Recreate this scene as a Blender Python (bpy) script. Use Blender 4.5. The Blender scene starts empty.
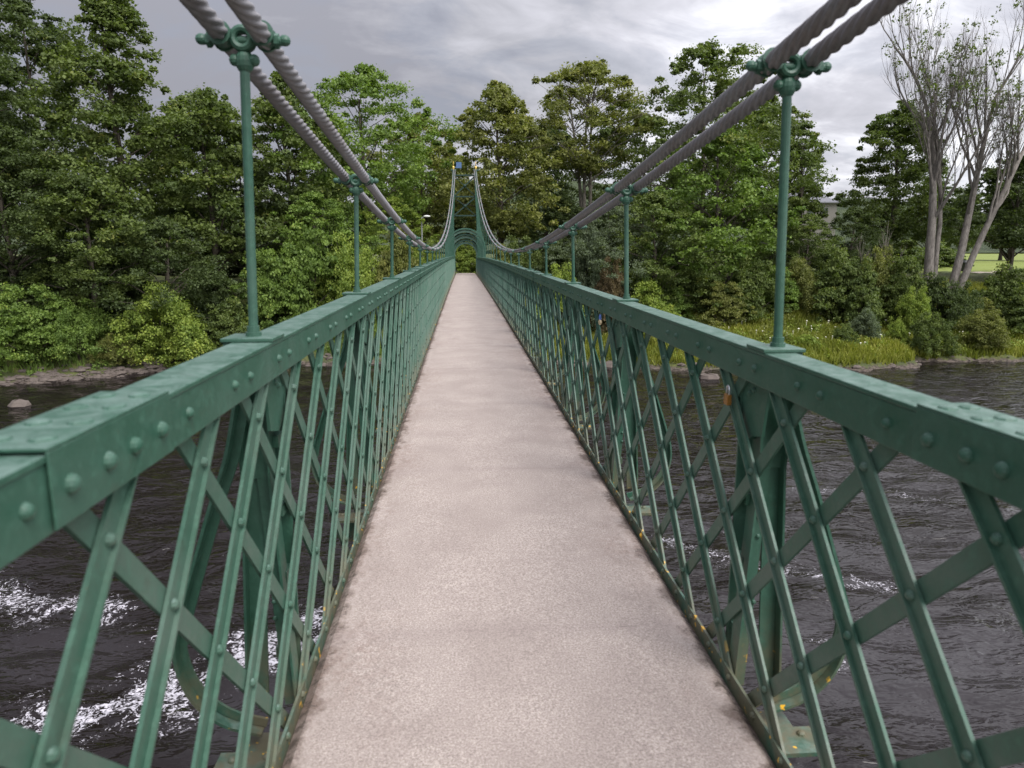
import bpy, math, random
import numpy as np
from math import sin, cos, pi, radians, sqrt, atan, hypot
from mathutils import Vector, Matrix
rng = np.random.default_rng(7)
random.seed(7)
scene = bpy.context.scene
col = scene.collection

# ------------------------------------------------------------------ camera
FPX = 710.0
TH = atan(134/FPX)
YAW = atan(49*cos(TH)/FPX)
CAM = np.array([-.1825, 0, 1.55])
FW = np.array([sin(YAW)*cos(TH), cos(YAW)*cos(TH), -sin(TH)])
RT = np.array([cos(YAW), -sin(YAW), 0.])
UP = np.cross(RT, FW)
cam_d = bpy.data.cameras.new('camera')
cam = bpy.data.objects.new('camera', cam_d); col.objects.link(cam)
cam_d.sensor_width = 36; cam_d.lens = 36*FPX/1024
cam_d.clip_start = .05; cam_d.clip_end = 4000
M = Matrix(((RT[0], UP[0], -FW[0], CAM[0]), (RT[1], UP[1], -FW[1], CAM[1]), (RT[2], UP[2], -FW[2], CAM[2]), (0, 0, 0, 1)))
cam.matrix_world = M
cam_d.dof.use_dof = True; cam_d.dof.focus_distance = 9.0; cam_d.dof.aperture_fstop = 4.0
scene.camera = cam
def at(u, v, Y):
    """point on the plane y=Y seen in the direction of picture position (u, v)"""
    r = FW + RT*(u-512)/FPX + UP*(384-v)/FPX
    return CAM + r*(Y-CAM[1])/r[1]

# ------------------------------------------------------------------ world, sun, exposure
SUN_EL, SUN_AZ = radians(56), radians(150)      # azimuth clockwise from +Y
world = bpy.data.worlds.new('World'); scene.world = world; world.use_nodes = True
nt = world.node_tree; nt.nodes.clear()
def N(nt, t, **kw):
    n = nt.nodes.new(t)
    for k, v in kw.items():
        if k.startswith('i_'):
            n.inputs[k[2:].replace('_', ' ')].default_value = v
        else: setattr(n, k, v)
    return n
def L(nt, a, b): nt.links.new(a, b)
def math_n(nt, op, a, b=None, clamp=False):
    n = nt.nodes.new('ShaderNodeMath'); n.operation = op; n.use_clamp = clamp
    for i, x in enumerate((a, b)):
        if x is None: continue
        if hasattr(x, 'links'): nt.links.new(x, n.inputs[i])
        else: n.inputs[i].default_value = x
    return n.outputs[0]
def mixc(nt, f, a, b, bt='MIX'):
    n = nt.nodes.new('ShaderNodeMix'); n.data_type = 'RGBA'; n.blend_type = bt
    for s, x in ((n.inputs[0], f), (n.inputs[6], a), (n.inputs[7], b)):
        if hasattr(x, 'links'): nt.links.new(x, s)
        elif isinstance(x, (tuple, list)): s.default_value = (*x, 1) if len(x) == 3 else x
        else: s.default_value = x
    return n.outputs[2]
def ramp(nt, f, stops):
    n = nt.nodes.new('ShaderNodeValToRGB'); cr = n.color_ramp
    while len(cr.elements) < len(stops): cr.elements.new(.5)
    for e, (p, c) in zip(cr.elements, stops):
        e.position = p; e.color = (c, c, c, 1) if not isinstance(c, (tuple, list)) else (*c, 1)
    nt.links.new(f, n.inputs[0]); return n.outputs[0]
def noise(nt, vec, scale, detail=4, rough=.55, dist=0):
    n = nt.nodes.new('ShaderNodeTexNoise'); n.inputs['Scale'].default_value = scale
    n.inputs['Detail'].default_value = detail; n.inputs['Roughness'].default_value = rough
    n.inputs['Distortion'].default_value = dist
    if vec is not None: nt.links.new(vec, n.inputs['Vector'])
    return n.outputs[0]
sky = N(nt, 'ShaderNodeTexSky', sky_type='NISHITA', sun_disc=False, sun_elevation=SUN_EL, sun_rotation=SUN_AZ, altitude=100)
tc = N(nt, 'ShaderNodeTexCoord')
sep = N(nt, 'ShaderNodeSeparateXYZ'); L(nt, tc.outputs['Generated'], sep.inputs[0])
zc = math_n(nt, 'ADD', math_n(nt, 'MAXIMUM', sep.outputs[2], 0), .22)
cmb = N(nt, 'ShaderNodeCombineXYZ')
L(nt, math_n(nt, 'DIVIDE', sep.outputs[0], zc), cmb.inputs[0]); L(nt, math_n(nt, 'DIVIDE', sep.outputs[1], zc), cmb.inputs[1])
mp = N(nt, 'ShaderNodeMapping'); L(nt, cmb.outputs[0], mp.inputs[0])
mp.inputs['Location'].default_value = (3.3, 1.2, 0); mp.inputs['Scale'].default_value = (1, 1.25, 1)
big = noise(nt, mp.outputs[0], .9, 6, .56, .35)
sml = noise(nt, mp.outputs[0], 3.2, 6, .6, .5)
# more broken and brighter cloud towards the right-hand side of the valley
side = math_n(nt, 'MULTIPLY', sep.outputs[0], .30)
cl = math_n(nt, 'ADD', math_n(nt, 'ADD', math_n(nt, 'MULTIPLY', big, .66), math_n(nt, 'MULTIPLY', sml, .34)), side)
ccol = ramp(nt, cl, [(.40, (.235, .237, .27)), (.49, (.33, .332, .365)), (.60, (.46, .46, .505)), (.72, (.76, .765, .81))])
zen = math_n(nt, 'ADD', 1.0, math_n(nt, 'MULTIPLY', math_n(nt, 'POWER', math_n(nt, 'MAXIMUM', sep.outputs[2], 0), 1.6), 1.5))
back = math_n(nt, 'ADD', 1.0, math_n(nt, 'MULTIPLY', math_n(nt, 'MAXIMUM', math_n(nt, 'MULTIPLY', sep.outputs[1], -1.0), 0), .9))  # extra brightness added to the unseen sky behind the camera, lighting the tree fronts
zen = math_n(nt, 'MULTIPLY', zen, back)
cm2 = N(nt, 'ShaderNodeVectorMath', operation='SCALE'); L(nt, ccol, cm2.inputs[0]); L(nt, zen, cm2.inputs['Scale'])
sk = N(nt, 'ShaderNodeVectorMath', operation='SCALE'); L(nt, sky.outputs[0], sk.inputs[0]); sk.inputs['Scale'].default_value = 1.0
# cloud cover: clouds are given in units the sky uses at strength 0.1
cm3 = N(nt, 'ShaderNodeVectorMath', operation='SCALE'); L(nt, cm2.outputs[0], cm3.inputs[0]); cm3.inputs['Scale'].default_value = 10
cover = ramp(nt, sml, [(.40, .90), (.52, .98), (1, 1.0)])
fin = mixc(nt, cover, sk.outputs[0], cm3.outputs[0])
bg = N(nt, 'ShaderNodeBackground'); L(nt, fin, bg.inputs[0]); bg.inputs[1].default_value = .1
wo = N(nt, 'ShaderNodeOutputWorld'); L(nt, bg.outputs[0], wo.inputs[0])
sl = bpy.data.lights.new('sun', 'SUN'); sl.energy = 2.2; sl.angle = radians(32); sl.color = (1, .965, .92)
so = bpy.data.objects.new('sun', sl); col.objects.link(so)
sd = Vector((sin(SUN_AZ)*cos(SUN_EL), cos(SUN_AZ)*cos(SUN_EL), sin(SUN_EL)))
so.rotation_euler = sd.to_track_quat('Z', 'Y').to_euler(); so.location = (20, -20, 60)
scene.view_settings.view_transform = 'Standard'; scene.view_settings.look = 'None'
scene.view_settings.exposure = 0.5; scene.view_settings.gamma = 1
scene.render.resolution_x = 1024; scene.render.resolution_y = 768
scene.render.engine = 'CYCLES'
scene.cycles.max_bounces = 5; scene.cycles.diffuse_bounces = 2; scene.cycles.transmission_bounces = 3; scene.cycles.glossy_bounces = 3; scene.cycles.transparent_max_bounces = 4

# ------------------------------------------------------------------ helpers
class MB:
    def __init__(s): s.v = []; s.f = []; s.m = []; s.n = 0; s.cm = 0
    def add(s, vs, fs):
        vs = np.asarray(vs, float); b = s.n; s.v.append(vs); s.n += len(vs)
        for f in fs: s.f.append(tuple(i+b for i in f)); s.m.append(s.cm)
    def box(s, x0, x1, y0, y1, z0, z1):
        s.add([(x0,y0,z0),(x1,y0,z0),(x1,y1,z0),(x0,y1,z0),(x0,y0,z1),(x1,y0,z1),(x1,y1,z1),(x0,y1,z1)],
              [(3,2,1,0),(4,5,6,7),(0,1,5,4),(1,2,6,5),(2,3,7,6),(3,0,4,7)])
    def bar(s, a, b, wdir, w, t):
        """rectangular bar from a to b; w along wdir (made perpendicular), t along the third axis"""
        a = np.array(a, float); b = np.array(b, float); d = b-a; d /= np.linalg.norm(d)
        wd = np.array(wdir, float); wd -= d*wd.dot(d); wd /= np.linalg.norm(wd); td = np.cross(d, wd)
        vs = []
        for p in (a, b):
            for i, j in ((-1,-1),(1,-1),(1,1),(-1,1)): vs.append(p+wd*w/2*i+td*t/2*j)
        s.add(vs, [(3,2,1,0),(4,5,6,7),(0,1,5,4),(1,2,6,5),(2,3,7,6),(3,0,4,7)])
    def strip(s, pts, wdir, w, t):
        """flat bar bent along pts; w along wdir, thickness t across"""
        pts = np.array(pts, float); wd = np.array(wdir, float); vs = []; n = len(pts)
        for i in range(n):
            d = pts[min(i+1, n-1)]-pts[max(i-1, 0)]; d /= np.linalg.norm(d); td = np.cross(d, wd)
            for a, b in ((-1,-1),(1,-1),(1,1),(-1,1)): vs.append(pts[i]+wd*w/2*a+td*t/2*b)
        fs = [(3,2,1,0), tuple(4*(n-1)+k for k in range(4))]
        for i in range(n-1):
            for k in range(4): fs.append((4*i+k, 4*i+(k+1)%4, 4*i+4+(k+1)%4, 4*i+4+k))
        s.add(vs, fs)
    def tube(s, pts, rad, n=8, lobes=0, amp=0, lay=1, cap=True):
        pts = np.array(pts, float); k = len(pts)
        rad = np.full(k, rad) if np.isscalar(rad) else np.array(rad, float)
        T = np.gradient(pts, axis=0) if k > 2 else np.repeat([pts[1]-pts[0]], 2, 0)
        T /= np.linalg.norm(T, axis=1)[:, None]+1e-12
        ref = np.array([1., 0, 0]) if abs(T[0][0]) < .8 else np.array([0, 0, 1.])
        u = ref-T[0]*ref.dot(T[0]); u /= np.linalg.norm(u); vs = np.empty((k, n, 3)); ang = np.arange(n)*2*pi/n
        dist = np.concatenate([[0], np.cumsum(np.linalg.norm(np.diff(pts, axis=0), axis=1))])
        for i in range(k):
            u = u-T[i]*u.dot(T[i]); u /= np.linalg.norm(u); w = np.cross(T[i], u)
            r = rad[i]
            if lobes:
                a = amp if np.isscalar(amp) else amp[i]
                r = r*(1+a*(np.abs(np.cos((ang*lobes+dist[i]/lay*2*pi*1.0)/2))-.64))[:, None]
            vs[i] = pts[i]+(np.cos(ang)[:, None]*u+np.sin(ang)[:, None]*w)*r
        fs = []
        for i in range(k-1):
            for j in range(n): fs.append((i*n+j, i*n+(j+1)%n, (i+1)*n+(j+1)%n, (i+1)*n+j))
        if cap: fs.append(tuple(range(n-1, -1, -1))); fs.append(tuple((k-1)*n+j for j in range(n)))
        s.add(vs.reshape(-1, 3), fs)
    def dome(s, c, nrm, r, h=None, seg=8, rings=3):
        """rivet head"""
        c = np.array(c, float); nrm = np.array(nrm, float); nrm /= np.linalg.norm(nrm); h = h or r*.75
        ref = np.array([0, 0, 1.]) if abs(nrm[2]) < .9 else np.array([1., 0, 0])
        u = np.cross(nrm, ref); u /= np.linalg.norm(u); w = np.cross(nrm, u); vs = []
        for i in range(rings):
            a = i*pi/2/rings
            for j in range(seg):
                t = 2*pi*j/seg; vs.append(c+(u*cos(t)+w*sin(t))*r*cos(a)+nrm*h*sin(a))
        vs.append(c+nrm*h); fs = []
        for i in range(rings-1):
            for j in range(seg): fs.append((i*seg+j, i*seg+(j+1)%seg, (i+1)*seg+(j+1)%seg, (i+1)*seg+j))
        for j in range(seg): fs.append(((rings-1)*seg+j, (rings-1)*seg+(j+1)%seg, rings*seg))
        s.add(vs, fs)
    def ball(s, c, r, seg=10, rings=6, sc=(1,1,1)):
        vs = []; fs = []
        for i in range(rings+1):
            a = -pi/2+pi*i/rings
            for j in range(seg):
                t = 2*pi*j/seg; vs.append((c[0]+r*sc[0]*cos(a)*cos(t), c[1]+r*sc[1]*cos(a)*sin(t), c[2]+r*sc[2]*sin(a)))
        for i in range(rings):
            for j in range(seg): fs.append((i*seg+j, i*seg+(j+1)%seg, (i+1)*seg+(j+1)%seg, (i+1)*seg+j))
        s.add(vs, fs)
    def ring(s, c, R, r, ax=(0,1,0), seg=16, n=8, a0=0, a1=2*pi):
        ax = np.array(ax, float); ref = np.array([0,0,1.]) if abs(ax[2]) < .9 else np.array([1.,0,0])
        u = np.cross(ax, ref); u /= np.linalg.norm(u); w = np.cross(u, ax)
        s.tube([np.array(c)+R*(u*cos(t)+w*sin(t)) for t in np.linspace(a0, a1, seg+1)], r, n)
    def build(s, name, mat, parent=None, smooth=False, bevel=0):
        V = np.concatenate(s.v) if s.v else np.zeros((0, 3)); me = bpy.data.meshes.new(name)
        o = bpy.data.objects.new(name, me); col.objects.link(o)
        if parent is not None:
            if root_of(parent).name == 'suspension_footbridge': V = V*np.array([.978, 1, 1])
            o.parent = parent; V = V-np.array(world_loc(parent))
        me.from_pydata(V.tolist(), [], s.f); 
        for mm in (mat if isinstance(mat, list) else [mat]): me.materials.append(mm)
        if isinstance(mat, list): me.polygons.foreach_set('material_index', s.m)
        if smooth: me.polygons.foreach_set('use_smooth', [True]*len(me.polygons)); 
        me.update()
        if bevel:
            b = o.modifiers.new('bevel', 'BEVEL'); b.width = bevel; b.segments = 2; b.limit_method = 'ANGLE'
        return o
def root_of(o):
    while o.parent: o = o.parent
    return o
def world_loc(o):
    p = Vector(o.location)
    while o.parent: o = o.parent; p = p+Vector(o.location)
    return p
def tag(o, label=None, cat=None, group=None, kind=None):
    if label: o['label'] = label
    if cat: o['category'] = cat
    if group: o['group'] = group
    if kind: o['kind'] = kind
    return o
def empty(name, loc=(0,0,0)):
    o = bpy.data.objects.new(name, None); col.objects.link(o); o.location = loc; o.empty_display_size = .2; return o
def fast_mesh(name, V, F4, attr=None, smooth=False):
    me = bpy.data.meshes.new(name); n = len(F4)
    me.vertices.add(len(V)); me.vertices.foreach_set('co', np.asarray(V, np.float32).ravel())
    me.loops.add(4*n); me.loops.foreach_set('vertex_index', np.asarray(F4, np.int32).ravel())
    me.polygons.add(n); me.polygons.foreach_set('loop_start', np.arange(n, dtype=np.int32)*4)
    if smooth: me.polygons.foreach_set('use_smooth', np.ones(n, bool))
    me.update(calc_edges=True)
    if attr is not None:
        for k, a in attr.items():
            at_ = me.attributes.new(k, 'FLOAT', 'POINT'); at_.data.foreach_set('value', np.asarray(a, np.float32))
    return me
def grid_faces(nx, ny):
    i = np.arange(nx-1)[:, None]*ny+np.arange(ny-1)[None, :]
    return np.stack([i, i+ny, i+ny+1, i+1], -1).reshape(-1, 4)

# ------------------------------------------------------------------ materials
def mat(name):
    m = bpy.data.materials.new(name); m.use_nodes = True; t = m.node_tree
    return m, t, t.nodes['Principled BSDF']
def geo_pos(t):
    return N(t, 'ShaderNodeNewGeometry').outputs['Position']
def bump(t, p, h, strength, dist):
    b = N(t, 'ShaderNodeBump'); b.inputs['Strength'].default_value = strength; b.inputs['Distance'].default_value = dist
    L(t, h, b.inputs['Height']); L(t, b.outputs[0], p.inputs['Normal'])
def simple(name, c, rough=.6, metal=0, var=.15, scale=8):
    m, t, p = mat(name); f = noise(t, geo_pos(t), scale, 5, .6)
    L(t, mixc(t, f, tuple(x*(1-var) for x in c), tuple(min(1, x*(1+var)) for x in c)), p.inputs['Base Color'])
    p.inputs['Roughness'].default_value = rough; p.inputs['Metallic'].default_value = metal
    return m
def green_paint(name, base, pale, lichen=.0):
    m, t, p = mat(name); g = geo_pos(t)
    a = noise(t, g, 3.0, 6, .62, .3); b = noise(t, g, 38, 5, .7)
    c = mixc(t, ramp(t, a, [(.38, 0), (.68, 1)]), base, pale)
    c = mixc(t, ramp(t, b, [(.50, 0), (.72, .5)]), c, tuple(min(1, x*1.7+.03) for x in base))
    # old run marks and grime
    d = noise(t, g, 11, 6, .7, .6)
    c = mixc(t, ramp(t, d, [(.60, 0), (.74, .45)]), c, (.045, .06, .04))
    # upward faces carry pale chalking
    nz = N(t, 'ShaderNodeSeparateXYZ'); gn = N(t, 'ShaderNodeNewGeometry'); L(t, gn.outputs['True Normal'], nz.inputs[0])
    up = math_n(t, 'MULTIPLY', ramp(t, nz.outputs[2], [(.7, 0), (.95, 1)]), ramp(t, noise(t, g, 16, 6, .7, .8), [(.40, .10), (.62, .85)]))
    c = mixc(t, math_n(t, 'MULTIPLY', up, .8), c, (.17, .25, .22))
    # brownish grime low down by the deck
    z = N(t, 'ShaderNodeSeparateXYZ'); L(t, g, z.inputs[0])
    low = math_n(t, 'MULTIPLY', ramp(t, math_n(t, 'MULTIPLY', math_n(t, 'ADD', z.outputs[2], .3), .8), [(.22, 1), (.50, 0)]), ramp(t, noise(t, g, 7, 5, .65), [(.36, 0), (.56, .95)]))
    c = mixc(t, low, c, (.13, .115, .07))
    li = math_n(t, 'MULTIPLY', ramp(t, math_n(t, 'MULTIPLY', math_n(t, 'ADD', z.outputs[2], .3), .8), [(.26, 1), (.36, 0)]), ramp(t, noise(t, g, 22, 3, .5), [(.655, 0), (.675, 1)]))
    c = mixc(t, li, c, (.75, .42, .03))
    rs_ = math_n(t, 'MULTIPLY', ramp(t, noise(t, g, 55, 5, .75, .4), [(.64, 0), (.70, .8)]), ramp(t, noise(t, g, 2.5, 3, .6), [(.48, 0), (.60, 1)]))
    c = mixc(t, rs_, c, (.11, .055, .028))
    L(t, c, p.inputs['Base Color'])
    L(t, ramp(t, b, [(.3, .38), (.7, .62)]), p.inputs['Roughness'])
    bump(t, p, b, .25, .004)
    return m
GREEN = green_paint('green_paint', (.020, .082, .050), (.050, .112, .080))
GREEN_BAR = green_paint('green_paint_bars', (.033, .098, .064), (.084, .138, .106))
DKGREEN = simple('dark_green_paint', (.010, .038, .028), .5)
GILT = simple('gilt', (.75, .52, .14), .35, .6)
BLUE = simple('blue_paint', (.07, .14, .28), .5)
def rope_mat():
    m, t, p = mat('galvanised_rope'); g = geo_pos(t); a = noise(t, g, 60, 5, .7); b = noise(t, g, 4, 4, .6)
    c = mixc(t, a, (.13, .125, .13), (.33, .32, .34)); c = mixc(t, ramp(t, b, [(.45, 0), (.7, .5)]), c, (.14, .105, .09))
    L(t, c, p.inputs['Base Color']); p.inputs['Roughness'].default_value = .55; p.inputs['Metallic'].default_value = .15
    bump(t, p, a, .3, .003); return m
ROPE = rope_mat()
def deck_mat():
    m, t, p = mat('pinkish_concrete'); g = geo_pos(t)
    sp = N(t, 'ShaderNodeSeparateXYZ'); L(t, g, sp.inputs[0])
    f1 = noise(t, g, 130, 3, .75); f2 = noise(t, g, 2.2, 6, .62, .4); f3 = noise(t, g, 70, 4, .65)
    c = mixc(t, ramp(t, f1, [(.34, 0), (.66, 1)]), (.23, .19, .168), (.65, .56, .51))
    c = mixc(t, ramp(t, f2, [(.36, .42), (.64, 0)]), c, (.27, .22, .20))
    c = mixc(t, ramp(t, f3, [(.42, .25), (.62, 0)]), c, (.24, .19, .18))
    ax = math_n(t, 'ABSOLUTE', sp.outputs[0])
    # moss and dirt along both kerbs
    wob = math_n(t, 'ADD', ax, math_n(t, 'MULTIPLY', math_n(t, 'SUBTRACT', noise(t, g, 7, 8, .78), .5), .34))
    e = ramp(t, wob, [(.62, 0), (.73, 1)])
    patch = ramp(t, noise(t, g, 1.1, 4, .6), [(.38, .25), (.54, 1)])
    c = mixc(t, math_n(t, 'MULTIPLY', math_n(t, 'MULTIPLY', e, patch), .85), c, (.14, .10, .08))
    wide = math_n(t, 'MULTIPLY', ramp(t, ax, [(.36, 0), (.70, 1)]), math_n(t, 'MULTIPLY', ramp(t, noise(t, g, .8, 4, .6, .5), [(.44, 0), (.58, 1)]), ramp(t, noise(t, g, 24, 6, .8), [(.44, 0), (.60, 1)])))
    c = mixc(t, math_n(t, 'MULTIPLY', wide, .6), c, (.20, .13, .105))
    lef = ramp(t, math_n(t, 'MULTIPLY', math_n(t, 'ADD', wob, 0), 1.0), [(.64, 0), (.68, .5), (.72, 0)])
    c = mixc(t, math_n(t, 'MULTIPLY', lef, f3), c, (.66, .58, .54))
    e2 = math_n(t, 'MULTIPLY', ramp(t, wob, [(.715, 0), (.745, 1)]), ramp(t, noise(t, g, 26, 5, .75), [(.46, 0), (.56, 1)]))
    c = mixc(t, math_n(t, 'MULTIPLY', e2, .8), c, (.06, .045, .035))
    # hairline cracks across, one at each slab joint
    yy = math_n(t, 'ADD', sp.outputs[1], math_n(t, 'MULTIPLY', noise(t, g, 6, 4, .7), .07))
    fr = math_n(t, 'ABSOLUTE', math_n(t, 'SUBTRACT', math_n(t, 'FRACT', math_n(t, 'DIVIDE', math_n(t, 'ADD', yy, .53), 2.15)), .5))
    cr = math_n(t, 'MULTIPLY', ramp(t, fr, [(0, 1), (.0035, 0)]), ramp(t, noise(t, g, 1.7, 3, .6), [(.46, 0), (.60, .6)]))
    c = mixc(t, cr, c, (.17, .13, .12))
    jt = math_n(t, 'MULTIPLY', ramp(t, fr, [(0, .22), (.05, 0)]), 1.0)
    c = mixc(t, jt, c, (.26, .21, .20))
    L(t, c, p.inputs['Base Color']); p.inputs['Roughness'].default_value = .93
    bump(t, p, f1, .5, .004); return m
DECK = deck_mat()
def leaf_mat(name, c1, c2, c3=None):
    m, t, p = mat(name)
    a = N(t, 'ShaderNodeAttribute'); a.attribute_name = 'tint'
    oi = N(t, 'ShaderNodeObjectInfo')
    c = mixc(t, a.outputs['Fac'], c1, c2)
    if c3 is not None: c = mixc(t, ramp(t, a.outputs['Fac'], [(.93, 0), (.99, .8)]), c, c3)
    L(t, c, p.inputs['Base Color']); p.inputs['Roughness'].default_value = .55
    p.inputs['Specular IOR Level'].default_value = .25
    tr = N(t, 'ShaderNodeBsdfTranslucent'); L(t, mixc(t, 1, c, (1, 1.15, .35), 'MULTIPLY'), tr.inputs[0])
    mx = N(t, 'ShaderNodeMixShader'); mx.inputs[0].default_value = .36
    L(t, p.outputs[0], mx.inputs[1]); L(t, tr.outputs[0], mx.inputs[2])
    L(t, mx.outputs[0], t.nodes['Material Output'].inputs[0]); return m
LEAF = {
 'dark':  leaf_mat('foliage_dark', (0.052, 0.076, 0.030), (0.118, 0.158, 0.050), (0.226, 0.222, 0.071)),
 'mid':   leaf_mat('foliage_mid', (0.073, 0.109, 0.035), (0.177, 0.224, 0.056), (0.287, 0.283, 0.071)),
 'fresh': leaf_mat('foliage_fresh', (0.096, 0.158, 0.040), (0.226, 0.321, 0.065), (0.347, 0.389, 0.086)),
 'olive': leaf_mat('foliage_olive', (0.110, 0.133, 0.040), (0.263, 0.274, 0.074), (0.408, 0.374, 0.101)),
 'lime':  leaf_mat('foliage_lime', (0.142, 0.214, 0.044), (0.340, 0.412, 0.077), (0.500, 0.496, 0.116)),
 'grey':  leaf_mat('foliage_grey', (0.103, 0.138, 0.079), (0.195, 0.237, 0.140)),
 'brown': leaf_mat('foliage_brown', (0.142, 0.114, 0.064), (0.256, 0.191, 0.101)),
}
GRASS = leaf_mat('grass_blades', (.12, .155, .024), (.34, .34, .065), (.42, .37, .16))
FLOWER = simple('cream_flower_heads', (.70, .68, .55), .8, 0, .1)
def bark(name, c1, c2):
    m, t, p = mat(name); g = geo_pos(t); mp_ = N(t, 'ShaderNodeMapping'); L(t, g, mp_.inputs[0]); mp_.inputs['Scale'].default_value = (1, 1, .3)
    f = noise(t, mp_.outputs[0], 7, 6, .7); L(t, mixc(t, ramp(t, f, [(.35, 0), (.65, 1)]), c1, c2), p.inputs['Base Color'])
    p.inputs['Roughness'].default_value = .9; bump(t, p, f, .6, .04); return m
BARK = bark('brown_bark', (.045, .036, .026), (.12, .10, .075))
BARK_PALE = bark('pale_grey_bark', (.10, .088, .076), (.25, .225, .20))
BARK_BIRCH = bark('grey_smooth_bark', (.10, .09, .07), (.27, .24, .20))
def terrain_mat():
    m, t, p = mat('grassy_bank'); g = geo_pos(t); sp = N(t, 'ShaderNodeSeparateXYZ'); L(t, g, sp.inputs[0])
    a = noise(t, g, .35, 6, .65); b = noise(t, g, 5, 6, .7)
    c = mixc(t, ramp(t, a, [(.38, 0), (.62, 1)]), (.05, .065, .018), (.12, .13, .03))
    c = mixc(t, ramp(t, b, [(.4, .6), (.6, 0)]), c, (.05, .065, .018))
    st = noise(t, g, 2.3, 6, .75)
    zz = math_n(t, 'ADD', sp.outputs[2], math_n(t, 'MULTIPLY', math_n(t, 'SUBTRACT', st, .5), .9))
    low = ramp(t, math_n(t, 'ADD', zz, 6.0), [(.34, 1), (.50, 0)])
    soil = mixc(t, ramp(t, b, [(.42, 0), (.58, 1)]), (.028, .021, .015), (.12, .095, .078))
    c = mixc(t, low, c, soil)
    far = math_n(t, 'MULTIPLY', ramp(t, math_n(t, 'DIVIDE', sp.outputs[1], 200), [(.32, 0), (.36, 1)]), ramp(t, math_n(t, 'DIVIDE', sp.outputs[0], 100), [(.36, 0), (.44, 1)]))
    c = mixc(t, far, c, mixc(t, a, (.15, .20, .035), (.22, .25, .055)))
    L(t, c, p.inputs['Base Color']); p.inputs['Roughness'].default_value = .95; bump(t, p, b, .8, .08); return m
def water_mat():
    m, t, p = mat('river_water'); g = geo_pos(t)
    mp_ = N(t, 'ShaderNodeMapping'); L(t, g, mp_.inputs[0]); mp_.inputs['Scale'].default_value = (.55, 1.15, 1); mp_.inputs['Rotation'].default_value = (0, 0, radians(-8))
    w1 = noise(t, mp_.outputs[0], 1.7, 3, .5, 1.0); w2 = noise(t, mp_.outputs[0], 7, 1, .5, .6); w3 = noise(t, mp_.outputs[0], .55, 3, .5, .3)
    ca = N(t, 'ShaderNodeAttribute'); ca.attribute_name = 'calm'
    w1 = math_n(t, 'MULTIPLY', w1, math_n(t, 'SUBTRACT', 1.0, math_n(t, 'MULTIPLY', ca.outputs['Fac'], .62)))
    h = math_n(t, 'ADD', math_n(t, 'ADD', math_n(t, 'MULTIPLY', w1, .6), math_n(t, 'MULTIPLY', w2, math_n(t, 'MULTIPLY', ramp(t, noise(t, g, .22, 3, .5, .8), [(.42, .3), (.62, 1)]), .17))), math_n(t, 'MULTIPLY', w3, .5))
    fa = N(t, 'ShaderNodeAttribute'); fa.attribute_name = 'foam'
    fn = noise(t, g, 2.4, 5, .62, 1.4); bl = noise(t, g, 10, 7, .74, 1.2)
    lace = math_n(t, 'SUBTRACT', 1.0, math_n(t, 'MULTIPLY', math_n(t, 'ABSOLUTE', math_n(t, 'SUBTRACT', fn, .5)), 11), True)
    val = math_n(t, 'ADD', math_n(t, 'MULTIPLY', fa.outputs['Fac'], .88), math_n(t, 'ADD', math_n(t, 'MULTIPLY', lace, .26), math_n(t, 'MULTIPLY', math_n(t, 'SUBTRACT', bl, .5), 2.3)))
    fm = math_n(t, 'MULTIPLY', math_n(t, 'SUBTRACT', val, .94), 4.5, True)
    base = mixc(t, w3, (.007, .0045, .0035), (.017, .0135, .0145))
    base = mixc(t, math_n(t, 'MULTIPLY', ca.outputs['Fac'], .8), base, (.031, .027, .030))
    c = mixc(t, fm, base, (.55, .53, .58))
    L(t, c, p.inputs['Base Color']); L(t, ramp(t, fm, [(0, .05), (1, .8)]), p.inputs['Roughness'])
    p.inputs['IOR'].default_value = 1.33
    bump(t, p, h, 1.0, .27); return m
TERR = terrain_mat(); WATER = water_mat()
STONE = simple('river_stone', (.115, .093, .080), .9, 0, .45, 2.5)

# ------------------------------------------------------------------ ground and water
WX = [-400, -60, -40, -30, -25.7, -21.3, -17.2, -12, -9, 0, 8.5, 11, 13.7, 18, 22.5, 26, 28.5, 29.6, 37, 60, 400]
WY = [30, 28, 33, 37.5, 40.2, 42.1, 45.6, 46.2, 46.0, 46, 44.8, 43.4, 42.3, 41.6, 41.5, 42.0, 42.6, 44.6, 44.3, 46, 50]
def hnoise(x, y):
    return (np.sin(x*.9+1.3*np.sin(y*.7))*np.cos(y*1.1+.8*np.sin(x*.5))+.5*np.sin(x*2.3+y*1.7)+.3*np.cos(x*4.1-y*3.3))
def ground_h(x, y):
    x = np.asarray(x, float); y = np.asarray(y, float)
    yw = np.interp(x, WX, WY)+.25*np.sin(x*1.7)+.15*np.sin(x*4.3)
    d = y-yw
    right = np.clip((x-4)/5, 0, 1)
    hr = np.interp(d, [-6, 0, .6, 2.5, 8, 12, 17, 60], [-7.4, -5.78, -5.45, -5.0, -4.1, -2.6, -.7, -.2])
    hl = np.interp(d, [-6, 0, .8, 2.5, 6, 12, 60], [-7.4, -5.78, -5.5, -5.0, -2.8, -.9, -.2])
    h = hr*right+hl*(1-right)
    h = h+hnoise(x, y)*np.clip((d+1)/4, 0, 1)*.14*np.clip(1-(d-40)/40, 0.15, 1)
    dn = -16-y          # bank behind the camera
    hn = np.interp(dn, [-6, 0, 3, 9, 60], [-7.4, -5.78, -4.8, -.9, -.2])
    return np.where(y < 12, hn, h)
xs = np.concatenate([np.linspace(-900, -64, 20), np.arange(-60, 70, .55), np.linspace(72, 900, 24)])
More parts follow.
